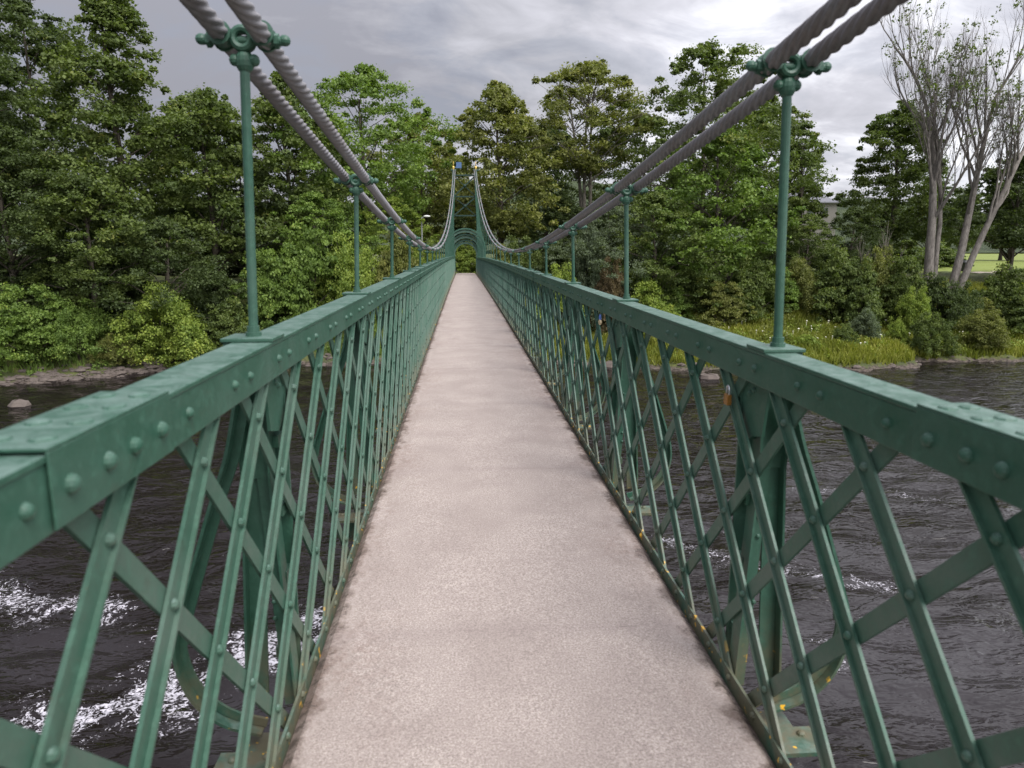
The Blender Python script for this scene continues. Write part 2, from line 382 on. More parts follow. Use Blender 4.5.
ys = np.concatenate([np.linspace(-700, -40, 12), np.arange(-36, -8, 2.), np.linspace(-6, 24, 5), np.arange(26, 74, .5), np.linspace(76, 1200, 36)])
X, Y = np.meshgrid(xs, ys, indexing='ij')
V = np.stack([X, Y, ground_h(X, Y)], -1).reshape(-1, 3)
gme = fast_mesh('ground', V, grid_faces(len(xs), len(ys)), smooth=True); gme.materials.append(TERR)
gr = bpy.data.objects.new('ground', gme); col.objects.link(gr); tag(gr, kind='structure')
# river: one sheet, finely gridded where it is seen from close by
def seg_d(px, py, a, b):
    ax, ay = a; bx, by = b; dx, dy = bx-ax, by-ay; tt = np.clip(((px-ax)*dx+(py-ay)*dy)/(dx*dx+dy*dy+1e-9), 0, 1)
    return np.hypot(px-ax-tt*dx, py-ay-tt*dy)
xs = np.concatenate([np.linspace(-700, -45, 14), np.arange(-42, -17, .8), np.arange(-16, 20, .16), np.arange(20.5, 60, .8), np.linspace(62, 700, 14)])
ys = np.concatenate([np.linspace(-22, 2, 8), np.arange(4, 24, .16), np.arange(24.4, 54, .5)])
X, Y = np.meshgrid(xs, ys, indexing='ij')
foam = np.full(X.shape, .28)
strokes = [  # (polyline, width, amount)
 ([(-12, 15.5), (-9.4, 14.6), (-7.6, 14.0)], .75, .95), ([(-11, 13.6), (-8.6, 13.2)], .3, .5),
 ([(-3.2, 12.6), (-4.3, 12.0), (-5.0, 11.2), (-6.2, 10.6), (-7.4, 9.6)], 1.0, 1.05), ([(-6.3, 13.3), (-5.7, 12.2), (-5.4, 11.4)], .35, .7),
 ([(-3.4, 13.4), (-4.2, 12.6), (-4.4, 12.1)], .55, 1.1), ([(-8.6, 16.8), (-6, 18.4), (-3.5, 18.2)], .6, .45), ([(-10, 21), (-4, 20.4)], .8, .3),
 ([(4.2, 20.6), (5.2, 18.6), (6.2, 17.4), (8.4, 16.2)], .6, .60), ([(5.0, 16.8), (6.5, 15.4), (7.6, 14.6), (8.6, 14.1), (9.4, 13.9)], .55, .85),
 ([(6.4, 11.9), (7.2, 12.0), (7.8, 12.6), (8.6, 12.7)], .22, .85), ([(5.3, 10.6), (6.0, 10.8), (6.6, 11.1)], .25, .85), ([(10.0, 20.6), (12.6, 19.9), (15, 18.6)], .5, .75),
 ([(9.6, 16.2), (11.4, 15.1), (13.4, 14.4)], .35, .5), ([(11, 24.6), (16.5, 23.0)], .6, .45), ([(2.5, 27), (7, 25.6), (12, 27)], .8, .32), ([(9.4, 12.2), (12, 11.4)], .3, .5)]
calm = np.zeros(X.shape)
for cx_, cy_, rx_, ry_, am_ in ((7.6, 11.2, 5.2, 3.0, 1), (10.5, 15.0, 4, 2.2, .7), (-3.4, 10.4, 1.7, 1.5, 1), (-7.8, 12.4, 2.6, 1.3, .6), (14, 21, 6, 2.5, .5), (5.5, 17.5, 1.6, 1.2, .6), (26, 36, 10, 4, .5)):
    q_ = np.hypot((X-cx_)/rx_, (Y-cy_)/ry_)+.12*np.sin(X*1.9+Y); calm = np.maximum(calm, am_*np.clip(1.6-1.5*q_, 0, 1))
foam = np.maximum(foam, .44*np.exp(-(((X+5.5)/3.8)**2+((Y-17)/4.5)**2)))
foam = np.maximum(foam, .40*np.exp(-(((X-6)/4)**2+((Y-21)/4)**2)))
for pl, wd, am in strokes:
    d = np.min([seg_d(X, Y, pl[i], pl[i+1]) for i in range(len(pl)-1)], axis=0)
    wv = wd*(1+.45*np.sin(X*3.1+Y*2.2)+.3*np.sin(X*7.3-Y*5.1))
    foam = np.maximum(foam, .28+(am-.28)*np.exp(-(d/np.maximum(wv, .08))**2)) if am > .28 else foam
foam[(Y > 40)] = .22
Z = -5.75+.035*np.sin(X*1.3+Y*2.1+np.sin(Y*.7))+.025*np.sin(X*2.9-Y*3.7)+.02*np.sin(Y*6+X*1.1)
wme = fast_mesh('river', np.stack([X, Y, Z], -1).reshape(-1, 3), grid_faces(len(xs), len(ys)), {'foam': foam.ravel(), 'calm': calm.ravel()}, smooth=True)
wme.materials.append(WATER)
wo_ = bpy.data.objects.new('river', wme); col.objects.link(wo_); tag(wo_, kind='structure')
# far wooded hill
hx = np.linspace(-500, 700, 90); hy = np.linspace(330, 620, 26)
X, Y = np.meshgrid(hx, hy, indexing='ij')
prof = np.exp(-((Y-470)/90)**2)
H = -3+prof*(33+10*np.sin(X/130+1)+4*np.sin(X/37))+prof*3*np.sin(X/9+Y/7)*np.cos(Y/11)
hme = fast_mesh('far_hill', np.stack([X, Y, H], -1).reshape(-1, 3), grid_faces(len(hx), len(hy)), smooth=True)
hm, t, p = mat('wooded_hill'); f = noise(t, geo_pos(t), .12, 8, .75); L(t, mixc(t, ramp(t, f, [(.4, 0), (.6, 1)]), (.03, .05, .02), (.09, .12, .05)), p.inputs['Base Color']); p.inputs['Roughness'].default_value = 1; bump(t, p, f, 1, 6)
hme.materials.append(hm); ho = bpy.data.objects.new('far_hill', hme); col.objects.link(ho); tag(ho, kind='structure')
# gravel track at the meadow edge
m_tr = simple('gravel_track', (.30, .25, .21), .95, 0, .3, 3)
pts = [at(u, v, y) for u, v, y in ((975, 268, 66), (1000, 266, 68), (1024, 264, 71), (1060, 262, 74))]
tv = []
for q in pts: tv += [(q[0], q[1]-.9), (q[0], q[1]+.9)]
b = MB(); b.add([(x_, y_, float(ground_h(x_, y_))+.10) for x_, y_ in tv], [(2*i, 2*i+2, 2*i+3, 2*i+1) for i in range(3)])
tag(b.build('path', m_tr), kind='structure')

# ------------------------------------------------------------------ the bridge
MID, ENDY = 14.2, 51.65
CC = .00016
def dz(s): return CC*(MID**2-(s-MID)**2)
def cable_z(s): return 1.53+.00395*(s-MID)**2
def cable_dz(s, sg): return 0 if sg > 0 else .045*np.clip((30-np.asarray(s, float))/18, 0, 1)
def cable_x(s): return .835-.018*(cable_z(s)-1.53)-.012*np.clip((9-s)/7, 0, 1)
HS, H0 = 2.15, 2.2
hang = [H0+HS*k for k in range(-2, 23)]
RT_Z = {1: 1.225, -1: 1.272}
S0, S1 = -5.3, ENDY-1.1
bridge = empty('suspension_footbridge', (0, 0, 0))
tag(bridge, 'long green riveted suspension footbridge with lattice parapets, twisted cables and an arched pylon', 'footbridge')
ss = np.arange(S0, ENDY+6, .6)
b = MB()
vs = []; fs = []
for s in ss:
    for x, z in ((-.775, -.02), (-.74, .004), (-.4, .012), (0, .016), (.4, .012), (.74, .004), (.775, -.02), (.775, -.10), (-.775, -.10)):
        vs.append((x, s, dz(s)+z))
for i in range(len(ss)-1):
    for k in range(9): fs.append((i*9+k, i*9+(k+1)%9, i*9+9+(k+1)%9, i*9+9+k))
fs.append(tuple(range(9))); fs.append(tuple((len(ss)-1)*9+k for k in range(8, -1, -1)))
b.add(vs, fs)
deck = b.build('deck', DECK, bridge); deck['label'] = 'pinkish worn concrete walkway with mossy edges'
# underside: cross beams and stringers in one part per beam
for s in hang:
    b = MB(); z = dz(s)
    b.box(-.98, .98, s-.06, s+.06, z-.125, z-.112); b.box(-.98, .98, s-.006, s+.006, z-.27, z-.126); b.box(-.98, .98, s-.05, s+.05, z-.284, z-.271)
    for sg in (-1, 1):
        x0, x1 = sorted((sg*.79, sg*1.02)); b.box(x0, x1, s-.20, s-.07, z-.10, z-.085)
        for q in ((.86, -.17), (.97, -.11), (.86, -.10)): b.dome((sg*q[0], s+q[1], z-.085), (0, 0, 1), .016, .014)
    b.build('cross_beam', GREEN, bridge)
for x in (-.45, .45):
    b = MB(); b.box(x-.05, x+.05, S0, S1, -.42, -.30); o = b.build('stringer', DKGREEN, bridge)
lat_pitch = .43
for sg in (-1, 1):
    ztop = RT_Z[sg]; xi = .77; RW = {1: .098, -1: .116}[sg]; fx = lambda x: sg*x
    # --- top rail and bottom angle follow the camber
    b = MB(); st = np.arange(S0, S1+.01, .9)
    def extr(prof, off=0, s_list=st):
        vs = []; n = len(prof)
        for s in s_list:
            for x, z in prof: vs.append((sg*x, s, z+dz(s)))
        fs = [tuple(range(n)), tuple((len(s_list)-1)*n+k for k in range(n-1, -1, -1))]
        for i in range(len(s_list)-1):
            for k in range(n): fs.append((i*n+k, i*n+n+k, i*n+n+(k+1)%n, i*n+(k+1)%n))
        b.add(vs, fs)
    extr([(xi, ztop-.112), (xi+.010, ztop-.112), (xi+.010, ztop-.012), (xi, ztop-.012)])        # inner face plate
    extr([(xi+RW-.010, ztop-.112), (xi+RW, ztop-.112), (xi+RW, ztop-.012), (xi+RW-.010, ztop-.012)])  # outer face plate
    extr([(xi-.003, ztop-.0115), (xi+RW+.003, ztop-.0115), (xi+RW+.003, ztop), (xi-.003, ztop)])      # top plate
    extr([(xi+.0105, ztop-.112), (xi+.045, ztop-.112), (xi+.045, ztop-.102), (xi+.0105, ztop-.102)])
    # rivets on the rail
    k = 0
    s = -1.0
    while s < 30:
        c0 = 2.27+lat_pitch*round((s-2.27)/lat_pitch)
        for q in (-.065, .065):
            if any(abs(c0+q-(1.165+HS*4*m_)) < .22 for m_ in range(4)): continue
            b.dome((sg*xi, c0+q, ztop-.060+dz(c0)), (-sg, 0, 0), .0135, .012, 8 if s < 8 else 6, 3 if s < 8 else 2)
        s += lat_pitch
    par = b.build('parapet_rail', GREEN, bridge, bevel=.0025)
    # splice plates with flat rivets
    for c0 in (1.165, 1.165+HS*4, 1.165+HS*8, 1.165+HS*12):
        b = MB(); zt = ztop+dz(c0)
        x0, x1 = sorted((sg*(xi-.008), sg*(xi-.0035))); b.box(x0, x1, c0-.20, c0+.205, zt-.108, zt+.004)
        x0, x1 = sorted((sg*(xi-.008), sg*(xi+RW+.007))); b.box(x0, x1, c0-.20, c0+.205, zt+.0042, zt+.010)
        for q in (-.15, -.05, .06, .155):
            for xx in (xi+.026, xi+RW-.026): b.dome((sg*xx, c0+q, zt+.010), (0, 0, 1), .020, .006, 10)
        for q in (-.155, -.045, .045, .155): b.dome((sg*(xi-.008), c0+q, zt-.055), (-sg, 0, 0), .016, .014, 10, 4)
        b.build('splice_plate', GREEN, par, bevel=.0015)
    # bottom angle iron with rivets
    b = MB()
    extr([(.776, -.06), (.786, -.06), (.786, .045), (.776, .045)]); extr([(.7865, -.06), (.815, -.06), (.815, -.05), (.7865, -.05)])
    s = -1.2
    while s < 20:
        b.dome((sg*.776, s+.03, .022+dz(s)), (-sg, 0, 0), .013, .011, 8 if s < 8 else 6, 3); s += lat_pitch/2
    b.build('bottom_angle', GREEN, par)
    # --- lattice, one panel to each bay
    hz0, hz1 = .0, ztop-.10; run = 1.10
    def bars_in(lo, hi):
        out = []; k0 = math.floor((lo-2.085)/lat_pitch)-1
        for k in range(k0, k0+14):
            ft = 2.085+lat_pitch*k
            if lo <= ft < hi: out.append(ft)
        return out
    for bi in range(len(hang)):
        lo = hang[bi]; hi = lo+HS
        b = MB()
        for ft in bars_in(lo, hi):
            # inner layer: leans away from the camera towards the top
            if ft-run > S0 and ft < S1:
                a_ = (sg*(xi+.0195), ft, hz1+dz(ft)); c_ = (sg*(xi+.0195), ft-run, hz0+dz(ft-run))
                a_ = np.array(a_); c_ = np.array(c_)
                b.bar(a_, c_, (0, 1, 0), .048, .009)
                # raised leg of the angle along its far edge
                dirv = (c_-a_)/np.linalg.norm(c_-a_); per = np.array([0, -dirv[2], dirv[1]]); per = per if per[1] > 0 else -per
                b.bar(a_+per*.0205+np.array([-sg*.0095, 0, 0]), c_+per*.0205+np.array([-sg*.0095, 0, 0]), (0, 1, 0), .007, .0100)
            bt = ft+.255      # outer layer, leaning the other way
            if bt+run < S1 and bt > S0:
                a2 = (sg*(xi+.031), bt, hz1+dz(bt)); c2 = (sg*(xi+.031), bt+run, hz0+dz(bt+run))
                b.bar(a2, c2, (0, 1, 0), .050, .009)
            # rivets at the crossings of this bar with the outer layer
            for j in range(-7, 8):
                bt = ft+.255+lat_pitch*j
                # inner: y = ft - run*u ; outer: y = bt + run*u   (u from the top)
                u = (ft-bt)/(2*run)
                if 0.02 < u < .985 and ft < 24:
                    yy = ft-run*u; zz = hz1+(hz0-hz1)*u+dz(yy)
                    if yy > -1.5:
                        b.dome((sg*(xi+.0145), yy, zz), (-sg, 0, 0), .0125, .012, 8 if ft < 9 else 5, 3 if ft < 9 else 2)
        if b.n: b.build('lattice_panel', GREEN_BAR, par)
    # --- posts, gussets, curved outrigger brackets and bearing plates at every hanger
    for hi_, s_h in enumerate(hang):
        if s_h > S1-.2: continue
        s = s_h+.10; z = dz(s); b = MB()
        # tapered web facing along the bridge (wide near the rail, waisted, wide again at the foot)
        xc = .885; zt_ = ztop-.115
        vs = [(sg*(xc-.050), z+zt_), (sg*(xc+.050), z+zt_), (sg*(xc+.040), z+.80), (sg*(xc-.040), z+.80)]
        b.add([(x_, s-.006, z_) for x_, z_ in vs]+[(x_, s+.006, z_) for x_, z_ in vs], [(0,1,2,3), (7,6,5,4)]+[(i, i+4, (i+1)%4+4, (i+1)%4) for i in range(4)])
        b.bar((sg*(xc-.018), s, z+.80), (sg*(xc-.062), s, z-.03), (1, 0, 0), .044, .010)
        b.bar((sg*(xc+.016), s+.012, z+.80), (sg*(xc+.050), s+.012, z-.03), (1, 0, 0), .058, .010)
        for x0_, x1_ in ((-.050, -.088), (.050, .086)):
            b.strip([(sg*(xc+x0_+.004*np.sign(x0_)), s, z+zt_), (sg*(xc+np.sign(x0_)*.044), s, z+.80), (sg*(xc+x1_), s, z-.03)], (0, 1, 0), .070, .008)
        # second leg of the post a hand's breadth further on, with the gap between
        b.bar((sg*.83, s+.085, z-.02), (sg*.83, s+.085, z+ztop-.115), (1, 0, 0), .055, .010)
        b.bar((sg*.853, s+.105, z-.02), (sg*.853, s+.105, z+ztop-.115), (1, 0, 0), .010, .045)
        for zz in (.14, .42, .66, .90):
            b.box(*sorted((sg*.815, sg*.870)), s+.01, s+.10, z+zz, z+zz+.04)
        for zz in (.30, .36, .55, .62): b.dome((sg*.86, s-.007, z+zz), (0, -1, 0), .009, .008, 6, 2)
        post = b.build('post', GREEN, par, bevel=.0)
        # gusset: shield-shaped plate under the rail
        b = MB(); g0 = [(-.16, 0), (.10, 0), (.10, -.13), (-.03, -.205), (-.13, -.18)]
        x0 = xi+.0365; zt = ztop-.108+z
        vs = [(sg*x0, s+.03+a, zt+c) for a, c in g0]+[(sg*(x0+.010), s+.03+a, zt+c) for a, c in g0]
        b.add(vs, [(0,1,2,3,4), (9,8,7,6,5)]+[(i, i+5, (i+1)%5+5, (i+1)%5) for i in range(5)])
        for q in (-.02, .012): b.dome((sg*x0, s+q, zt-.055-(q-.012)*.5), (-sg, 0, 0), .011, .010, 8, 3)
        b.build('gusset_plate', GREEN, par)
        s = s_h
        # outrigger: flat bar leaving the rail, bowing outwards and curling back to the cross beam
        ctl = [(.895, ztop-.13), (.945, .92), (1.005, .76), (1.068, .58), (1.122, .42), (1.160, .29), (1.158, .17), (1.11, .055), (1.02, -.025), (.90, -.065)]
        cp = np.array(ctl); tt = np.linspace(0, len(cp)-1, 34 if s < 14 else 16)
        # Catmull-Rom
        pp = []
        for q in tt:
            i = min(int(q), len(cp)-2); f = q-i; P0, P1, P2, P3 = cp[max(i-1, 0)], cp[i], cp[i+1], cp[min(i+2, len(cp)-1)]
            pp.append(.5*((2*P1)+(-P0+P2)*f+(2*P0-5*P1+4*P2-P3)*f*f+(-P0+3*P1-3*P2+P3)*f**3))
        b = MB(); b.strip([(sg*a, s+.02, z+c) for a, c in pp], (0, 1, 0), .085, .010)
        b.strip([(sg*(a-.012*0), s+.02, z+c) for a, c in [(q[0]-.02 if q[1] > .25 else q[0]-.012, q[1]+(.02 if q[1] < .25 else 0)) for q in pp]], (0, 1, 0), .010, .030)
        b.build('curved_bracket', GREEN, par)
        b = MB(); zt = ztop+z+.0005
        b.box(*sorted((sg*(xi-.006), sg*(xi+RW+.034))), s-.07, s+.07, zt, zt+.011); b.box(*sorted((sg*(xi+RW+.010), sg*(xi+RW+.030))), s-.06, s+.06, zt-.022, zt-.001)
        b.build('bearing_plate', GREEN, par, bevel=.002)
# --- cables
for sg in (-1, 1):
    for off in (-.060, .060):
        ssn = np.concatenate([np.arange(-9, .5, .05), np.arange(.5, 8, .0085), np.arange(8, 17, .013), np.arange(17, ENDY-.05, .35), [ENDY]])
        near = (ssn < 17) & (ssn >= .5)
        pts = np.stack([sg*cable_x(ssn)+off, ssn, cable_z(ssn)+cable_dz(ssn, sg)], -1)
        # rope drops 1 cm side to side relative to its twin
        pts[:, 2] += .004*np.sign(off)*sg
        b = MB(); b.tube(pts, .0248, 42, lobes=6, amp=np.where(near, .34, 0), lay=.062)
        b.build('cable', ROPE, bridge, smooth=True)
# --- hangers with their cable clamps
for s in hang:
    if s > ENDY-1: continue
    for sg in (-1, 1):
        zt = RT_Z[sg]+dz(s)+.012; cz = float(cable_z(s)+cable_dz(s, sg)); cx = sg*cable_x(s); bx = sg*(.77+.070)
        hl = empty('hanger', (0, 0, 0)) if False else None
        b = MB(); near = s < 12; n = 14 if near else 6
        top = cz-.055
        if top > zt+.03:
            b.tube([(bx, s, zt), (bx+(cx-bx)*.5, s, (zt+top)/2), (cx, s, top)], .0142, n)
        b.tube([(bx, s, zt), (bx, s, zt+.012)], .024, n); b.tube([(bx, s, zt+.012), (bx, s, min(zt+.03, top))], .019, n)
        rod = b.build('hanger', GREEN, bridge, smooth=near and False)
        b = MB()
        # socket, eye and cross bolt
        b.ball((cx, s, cz-.068), .027, n, 8 if near else 4, (1, .9, 1.25))
        for k in (-1, 1): b.ball((cx+k*.027, s, cz-.064), .017, n, 6 if near else 4)
        if near: b.ring((cx, s-.012, cz-.008), .026, .011, (0, 1, 0), 18, 8)
        b.ring((cx, s+.012, cz-.008), .026, .011, (0, 1, 0), 16 if near else 8, 8 if near else 4)
        b.tube([(cx-.115, s, cz-.012), (cx+.115, s, cz-.012)], .013, n)
        for k in (-1, 1):
            b.ball((cx+k*.118, s, cz-.010), .0155, n, 6 if near else 4, (1.1, 1, 1)); b.tube([(cx+k*.090, s, cz-.012), (cx+k*.102, s, cz-.012)], .021, 6)
            # saddle band round each rope
            T = np.array([0, 1, .0079*(s-MID)]); T /= np.linalg.norm(T); c = np.array([cx+k*.060, s, cz])
            b.tube([c-T*.024, c+T*.024], .029, 16 if near else 6)
            b.tube([c-T*.030, c-T*.022], .034, 16 if near else 6); b.tube([c+T*.022, c+T*.030], .034, 16 if near else 6)
        b.build('cable_clamp', GREEN, rod, smooth=False)
# --- pylon at the far bank
PY = ENDY
b = MB(); zb = -1.6
for sg in (-1, 1):    # splayed box legs, curving from the portal to the slender top
    prof = [(-1.6, 1.12, .42), (1.7, 1.10, .34), (2.4, 1.04, .26), (3.1, .97, .15), (3.9, .91, .11), (5.2, .84, .10), (7.0, .80, .09)]
    vs = []; fs = []
    for z, x, hw in prof:
        for dx, dy in ((-hw, -.22), (hw, -.22), (hw, .22), (-hw, .22)): vs.append((sg*x+dx, PY+.25+dy, z))
    n = len(prof)
    for i in range(n-1):
        for k in range(4): fs.append((4*i+k, 4*i+(k+1)%4, 4*i+4+(k+1)%4, 4*i+4+k))
    fs += [(3,2,1,0), (4*n-4, 4*n-3, 4*n-2, 4*n-1)]; b.add(vs, fs)
    b.box(sg*.80-.20, sg*.80+.20, PY, PY+.5, 7.003, 7.09)
pyl = b.build('pylon', GREEN, bridge, bevel=.01); pyl['label'] = 'green iron pylon with a ribbed arch over the walkway'
def arch_ring(b, r0, r1, zc, y0, y1, zbot):
    n = 20; A = [(r0, r1)]; pr = []
    angs = np.linspace(0, pi, n+1)
    inner = [(r0, zbot)]+[(r0*cos(a), zc+r0*sin(a)) for a in angs]+[(-r0, zbot)]
    outer = [(r1, zbot)]+[(r1*cos(a), zc+r1*sin(a)) for a in angs]+[(-r1, zbot)]
    m = len(inner); vs = []
    for y in (y0, y1):
        vs += [(x, y, z) for x, z in inner]+[(x, y, z) for x, z in outer]
    fs = []
    for i in range(m-1):
        fs += [(i, i+1, m+i+1, m+i), (2*m+i, 3*m+i, 3*m+i+1, 2*m+i+1), (i, 2*m+i, 2*m+i+1, i+1), (m+i, m+i+1, 3*m+i+1, 3*m+i)]
    fs += [(0, m, 3*m, 2*m), (m-1, 3*m-1, 4*m-1, 2*m-1)]
    b.add(vs, fs)
rr = [1.46, 1.36, 1.24, 1.12, 1.00, .88, .77]
for i in range(6):
    b = MB(); zc = 1.60-.08*i
    arch_ring(b, rr[i+1], rr[i]+.03*(i % 2), zc, PY-.95+.13*i-.05*(i % 2), PY-.73+.13*i, -.6)
    b.build('arch_rib', GREEN_BAR if i % 2 else GREEN, pyl)
b = MB()
for z in (3.95, 5.26, 6.72): b.bar((-.80, PY+.25, z), (.80, PY+.25, z), (0, 0, 1), .10, .09)
for z0, z1 in ((3.95, 5.26), (5.26, 6.72)):
    b.bar((-.76, PY+.2, z0+.04), (.76, PY+.2, z1-.04), (0, 0, 1), .09, .06); b.bar((.76, PY+.32, z0+.04), (-.76, PY+.32, z1-.04), (0, 0, 1), .05, .04)
    b.ball((0, PY+.22, (z0+z1)/2), .13)
b.build('cross_bracing', DKGREEN, pyl)
for sg in (-1, 1):
    b = MB(); x = sg*.80
    b.ball((x, PY+.25, 7.24), .10); b.tube([(x, PY+.25, 7.09), (x, PY+.25, 7.2)], .07, 8); b.tube([(x, PY+.25, 7.33), (x, PY+.25, 7.66)], [.04, .008], 8)
    b.build('finial', GILT, pyl, smooth=True)
b = MB(); b.box(-.60, -.22, PY+.26, PY+.33, 7.2, 7.6); b.tube([(-.80, PY+.29, 7.2), (-.60, PY+.29, 7.25)], .03, 6); b.build('panel', BLUE, pyl); 
# anchor stays behind the pylon
for sg in (-1, 1):
    for off in (-.055, .055):
        b = MB(); b.tube([(sg*cable_x(ENDY)+off, ENDY, cable_z(ENDY)), (sg*.95+off, ENDY+4, 4.2), (sg*1.2+off, ENDY+12, -.4)], .031, 8)
        b.build('back_stay', ROPE, bridge, smooth=True)

# ------------------------------------------------------------------ padlocks
def padlock(loc, r, body_c, label, round_=False, shackle='steel'):
    t = empty('padlock', loc); tag(t, label, 'padlock')
    x, y, z = loc; b = MB()
    if round_: b.ball((x, y, z), .026, 14, 10, (.4, 1.25, .8))
    else:
        b.box(x-.008, x+.008, y-.018, y+.018, z-.020, z+.018); b.box(x-.0095, x+.0095, y-.0185, y+.0185, z-.010, z-.006); b.box(x-.0095, x+.0095, y-.0185, y+.0185, z-.001, z+.003)
    b.build('body', body_c, t, bevel=.003)
    b = MB(); b.tube([(x, y-.012, z+.016), (x, y-.012, z+.035), (x, y-.007, z+.044), (x, y+.004, z+.047), (x, y+.012, z+.040), (x, y+.014, z+.016)], .0035 if not round_ else .006, 8)
    b.build('shackle', simple('lock_steel', (.55, .55, .58), .3, .8) if shackle == 'steel' else simple('lock_blue', (.10, .18, .55), .4), t)
q = at(729, 400, 2.55); XL = .748
def on_plane(u, v, X):
    r = FW+RT*(u-512)/FPX+UP*(384-v)/FPX; return CAM+r*(X-CAM[0])/r[0]
q = on_plane(728.5, 399, .748); padlock((.745, q[1], q[2]), 1, simple('worn_brass', (.42, .20, .05), .4, .7), 'small square brass padlock with steel shackle, nearer one on the right lattice')
q = on_plane(600.5, 322, .748); padlock((.745, q[1], q[2]), 1, simple('pale_brass', (.72, .58, .36), .4, .3), 'small round cream and gold padlock with blue shackle, farther one on the right lattice', True, 'blue')

# ------------------------------------------------------------------ trees
def leaves(cent, radii, n_each, size, up=.55, rs=rng, droop=0):
    """leaf-sized faces scattered through flattened clumps; returns verts, faces, tint"""
    K = len(cent); idx = np.repeat(np.arange(K), n_each); n = len(idx)
    d = rs.normal(size=(n, 3)); d /= np.linalg.norm(d, axis=1)[:, None]
    d[:, 2] = np.where(d[:, 2] < -.25, -d[:, 2]*.6, d[:, 2])
    rad = rs.random(n)**.40*(.75+.55*np.sin(d[:, 0]*5+idx)*np.sin(d[:, 1]*5+idx*2.1)*np.cos(d[:, 2]*4+idx)+.15)
    P = cent[idx]+d*radii[idx]*rad[:, None]
    P += rs.normal(size=(n, 3))*.14*np.minimum(1, radii[idx])
    nrm = d*(1-up)+np.array([0, 0, 1])*up+rs.normal(size=(n, 3))*.60; nrm /= np.linalg.norm(nrm, axis=1)[:, None]
    a = rs.normal(size=(n, 3)); u = a-nrm*np.sum(a*nrm, 1)[:, None]; u /= np.linalg.norm(u, axis=1)[:, None]; w = np.cross(nrm, u)
    l = size*(.6+.8*rs.random(n)); wd = l*(.55+.3*rs.random(n))
    V = np.empty((n, 4, 3)); V[:, 0] = P-u*l[:, None]/2; V[:, 2] = P+u*l[:, None]/2
    V[:, 1] = P+w*wd[:, None]/2-nrm*l[:, None]*.08; V[:, 3] = P-w*wd[:, None]/2-nrm*l[:, None]*.08
    F = np.arange(4*n).reshape(n, 4)
    ct = rs.random(K)
    tint = np.clip(.55*ct[idx]+.5*rs.random(n)-.02, 0, 1)
    return V.reshape(-1, 3), F, np.repeat(tint, 4)
def crown_points(H, R, base, K, shape, rs, lean=(0, 0)):
    """clump centres inside an irregular envelope"""
    ph = rs.random(6)*2*pi; am = rs.random(6)*.5+.5; pts = []; rad = []
    while len(pts) < K:
        t = rs.random()
        if shape == 'round': pr = max(sin(pi*min(1, t**.75*1.0)), 0)**.55
        elif shape == 'cone': pr = (1-t)**.75*min(1, t*6+.3)
        elif shape == 'broad': pr = min(1, t*4+.35)*(1-t**2.6)**.6
        else: pr = (1-abs(2*t-1)**2.2)**.7
        a = rs.random()*2*pi
        lobe = 1+.20*am[0]*sin(2*a+ph[0]+3*t)+.16*am[1]*sin(3*a+ph[1]-5*t)+.12*am[2]*sin(5*a+ph[2]+9*t)+.14*sin(13*t+ph[3]+a)
        r = R*pr*lobe*(rs.random()**.42)
        z = base+(H-base)*(t+.03*sin(a*2+ph[4]))
        sprig = rs.random() < .25
        if sprig: r = R*pr*lobe*(.90+.17*rs.random()); z += rs.random()*.45*(t > .6)
        pts.append((r*cos(a)+lean[0]*t, r*sin(a)+lean[1]*t, z)); sz = (.65+.6*rs.random())*(R/5)**.45*(1-.45*t**3)*(.42 if sprig else 1.02)
        q_ = rs.uniform(.55, 1.05); rad.append((1.0*sz*rs.uniform(.7, 1.25), 1.0*sz*rs.uniform(.7, 1.25), q_*sz))
    return np.array(pts), np.array(rad)
def limb_mesh(b, H, base, pts, rs, tr, k=30, lean=(0, 0), multi=1, thick=1.0):
    n = 14
    for mt in range(multi):
        ox, oy = (0, 0) if multi == 1 else (rs.normal()*.5, rs.normal()*.5)
        tt = np.linspace(0, 1, n); fx, fy = (0, 0) if multi == 1 else (rs.normal()*1.8, rs.normal()*1.4)
        tp = np.stack([ox+fx*tt**1.4+lean[0]*tt+.25*np.sin(tt*5+mt)*tt, oy+fy*tt**1.4+lean[1]*tt+.2*np.cos(tt*4+mt)*tt, -.6+(H*.88+.6)*tt], -1)
        b.tube(tp, tr*(1-.85*tt)*(1+.5*np.exp(-tt*14))+.02, 10)
        for i in rs.choice(len(pts), min(k, len(pts)), replace=False):
            e = pts[i]; hz = max(base*.55, e[2]-.35*np.hypot(e[0], e[1])-1.0*rs.random()-.5); f = min(max((hz+.6)/(H*.88+.6), 0), .95)
            st_ = np.array([np.interp(f, tt, tp[:, c]) for c in range(3)]); md = (st_+e)/2+np.array([0, 0, .12*np.linalg.norm(e-st_)])+rs.normal(size=3)*.15
            r0 = (.035+.25*tr*(1-f))*thick
            b.tube([st_, (st_+md)/2+rs.normal(size=3)*.06, md, (md+e)/2+rs.normal(size=3)*.08, e], [r0, r0*.8, r0*.6, r0*.4, r0*.15], 5)
TREE_N = 0
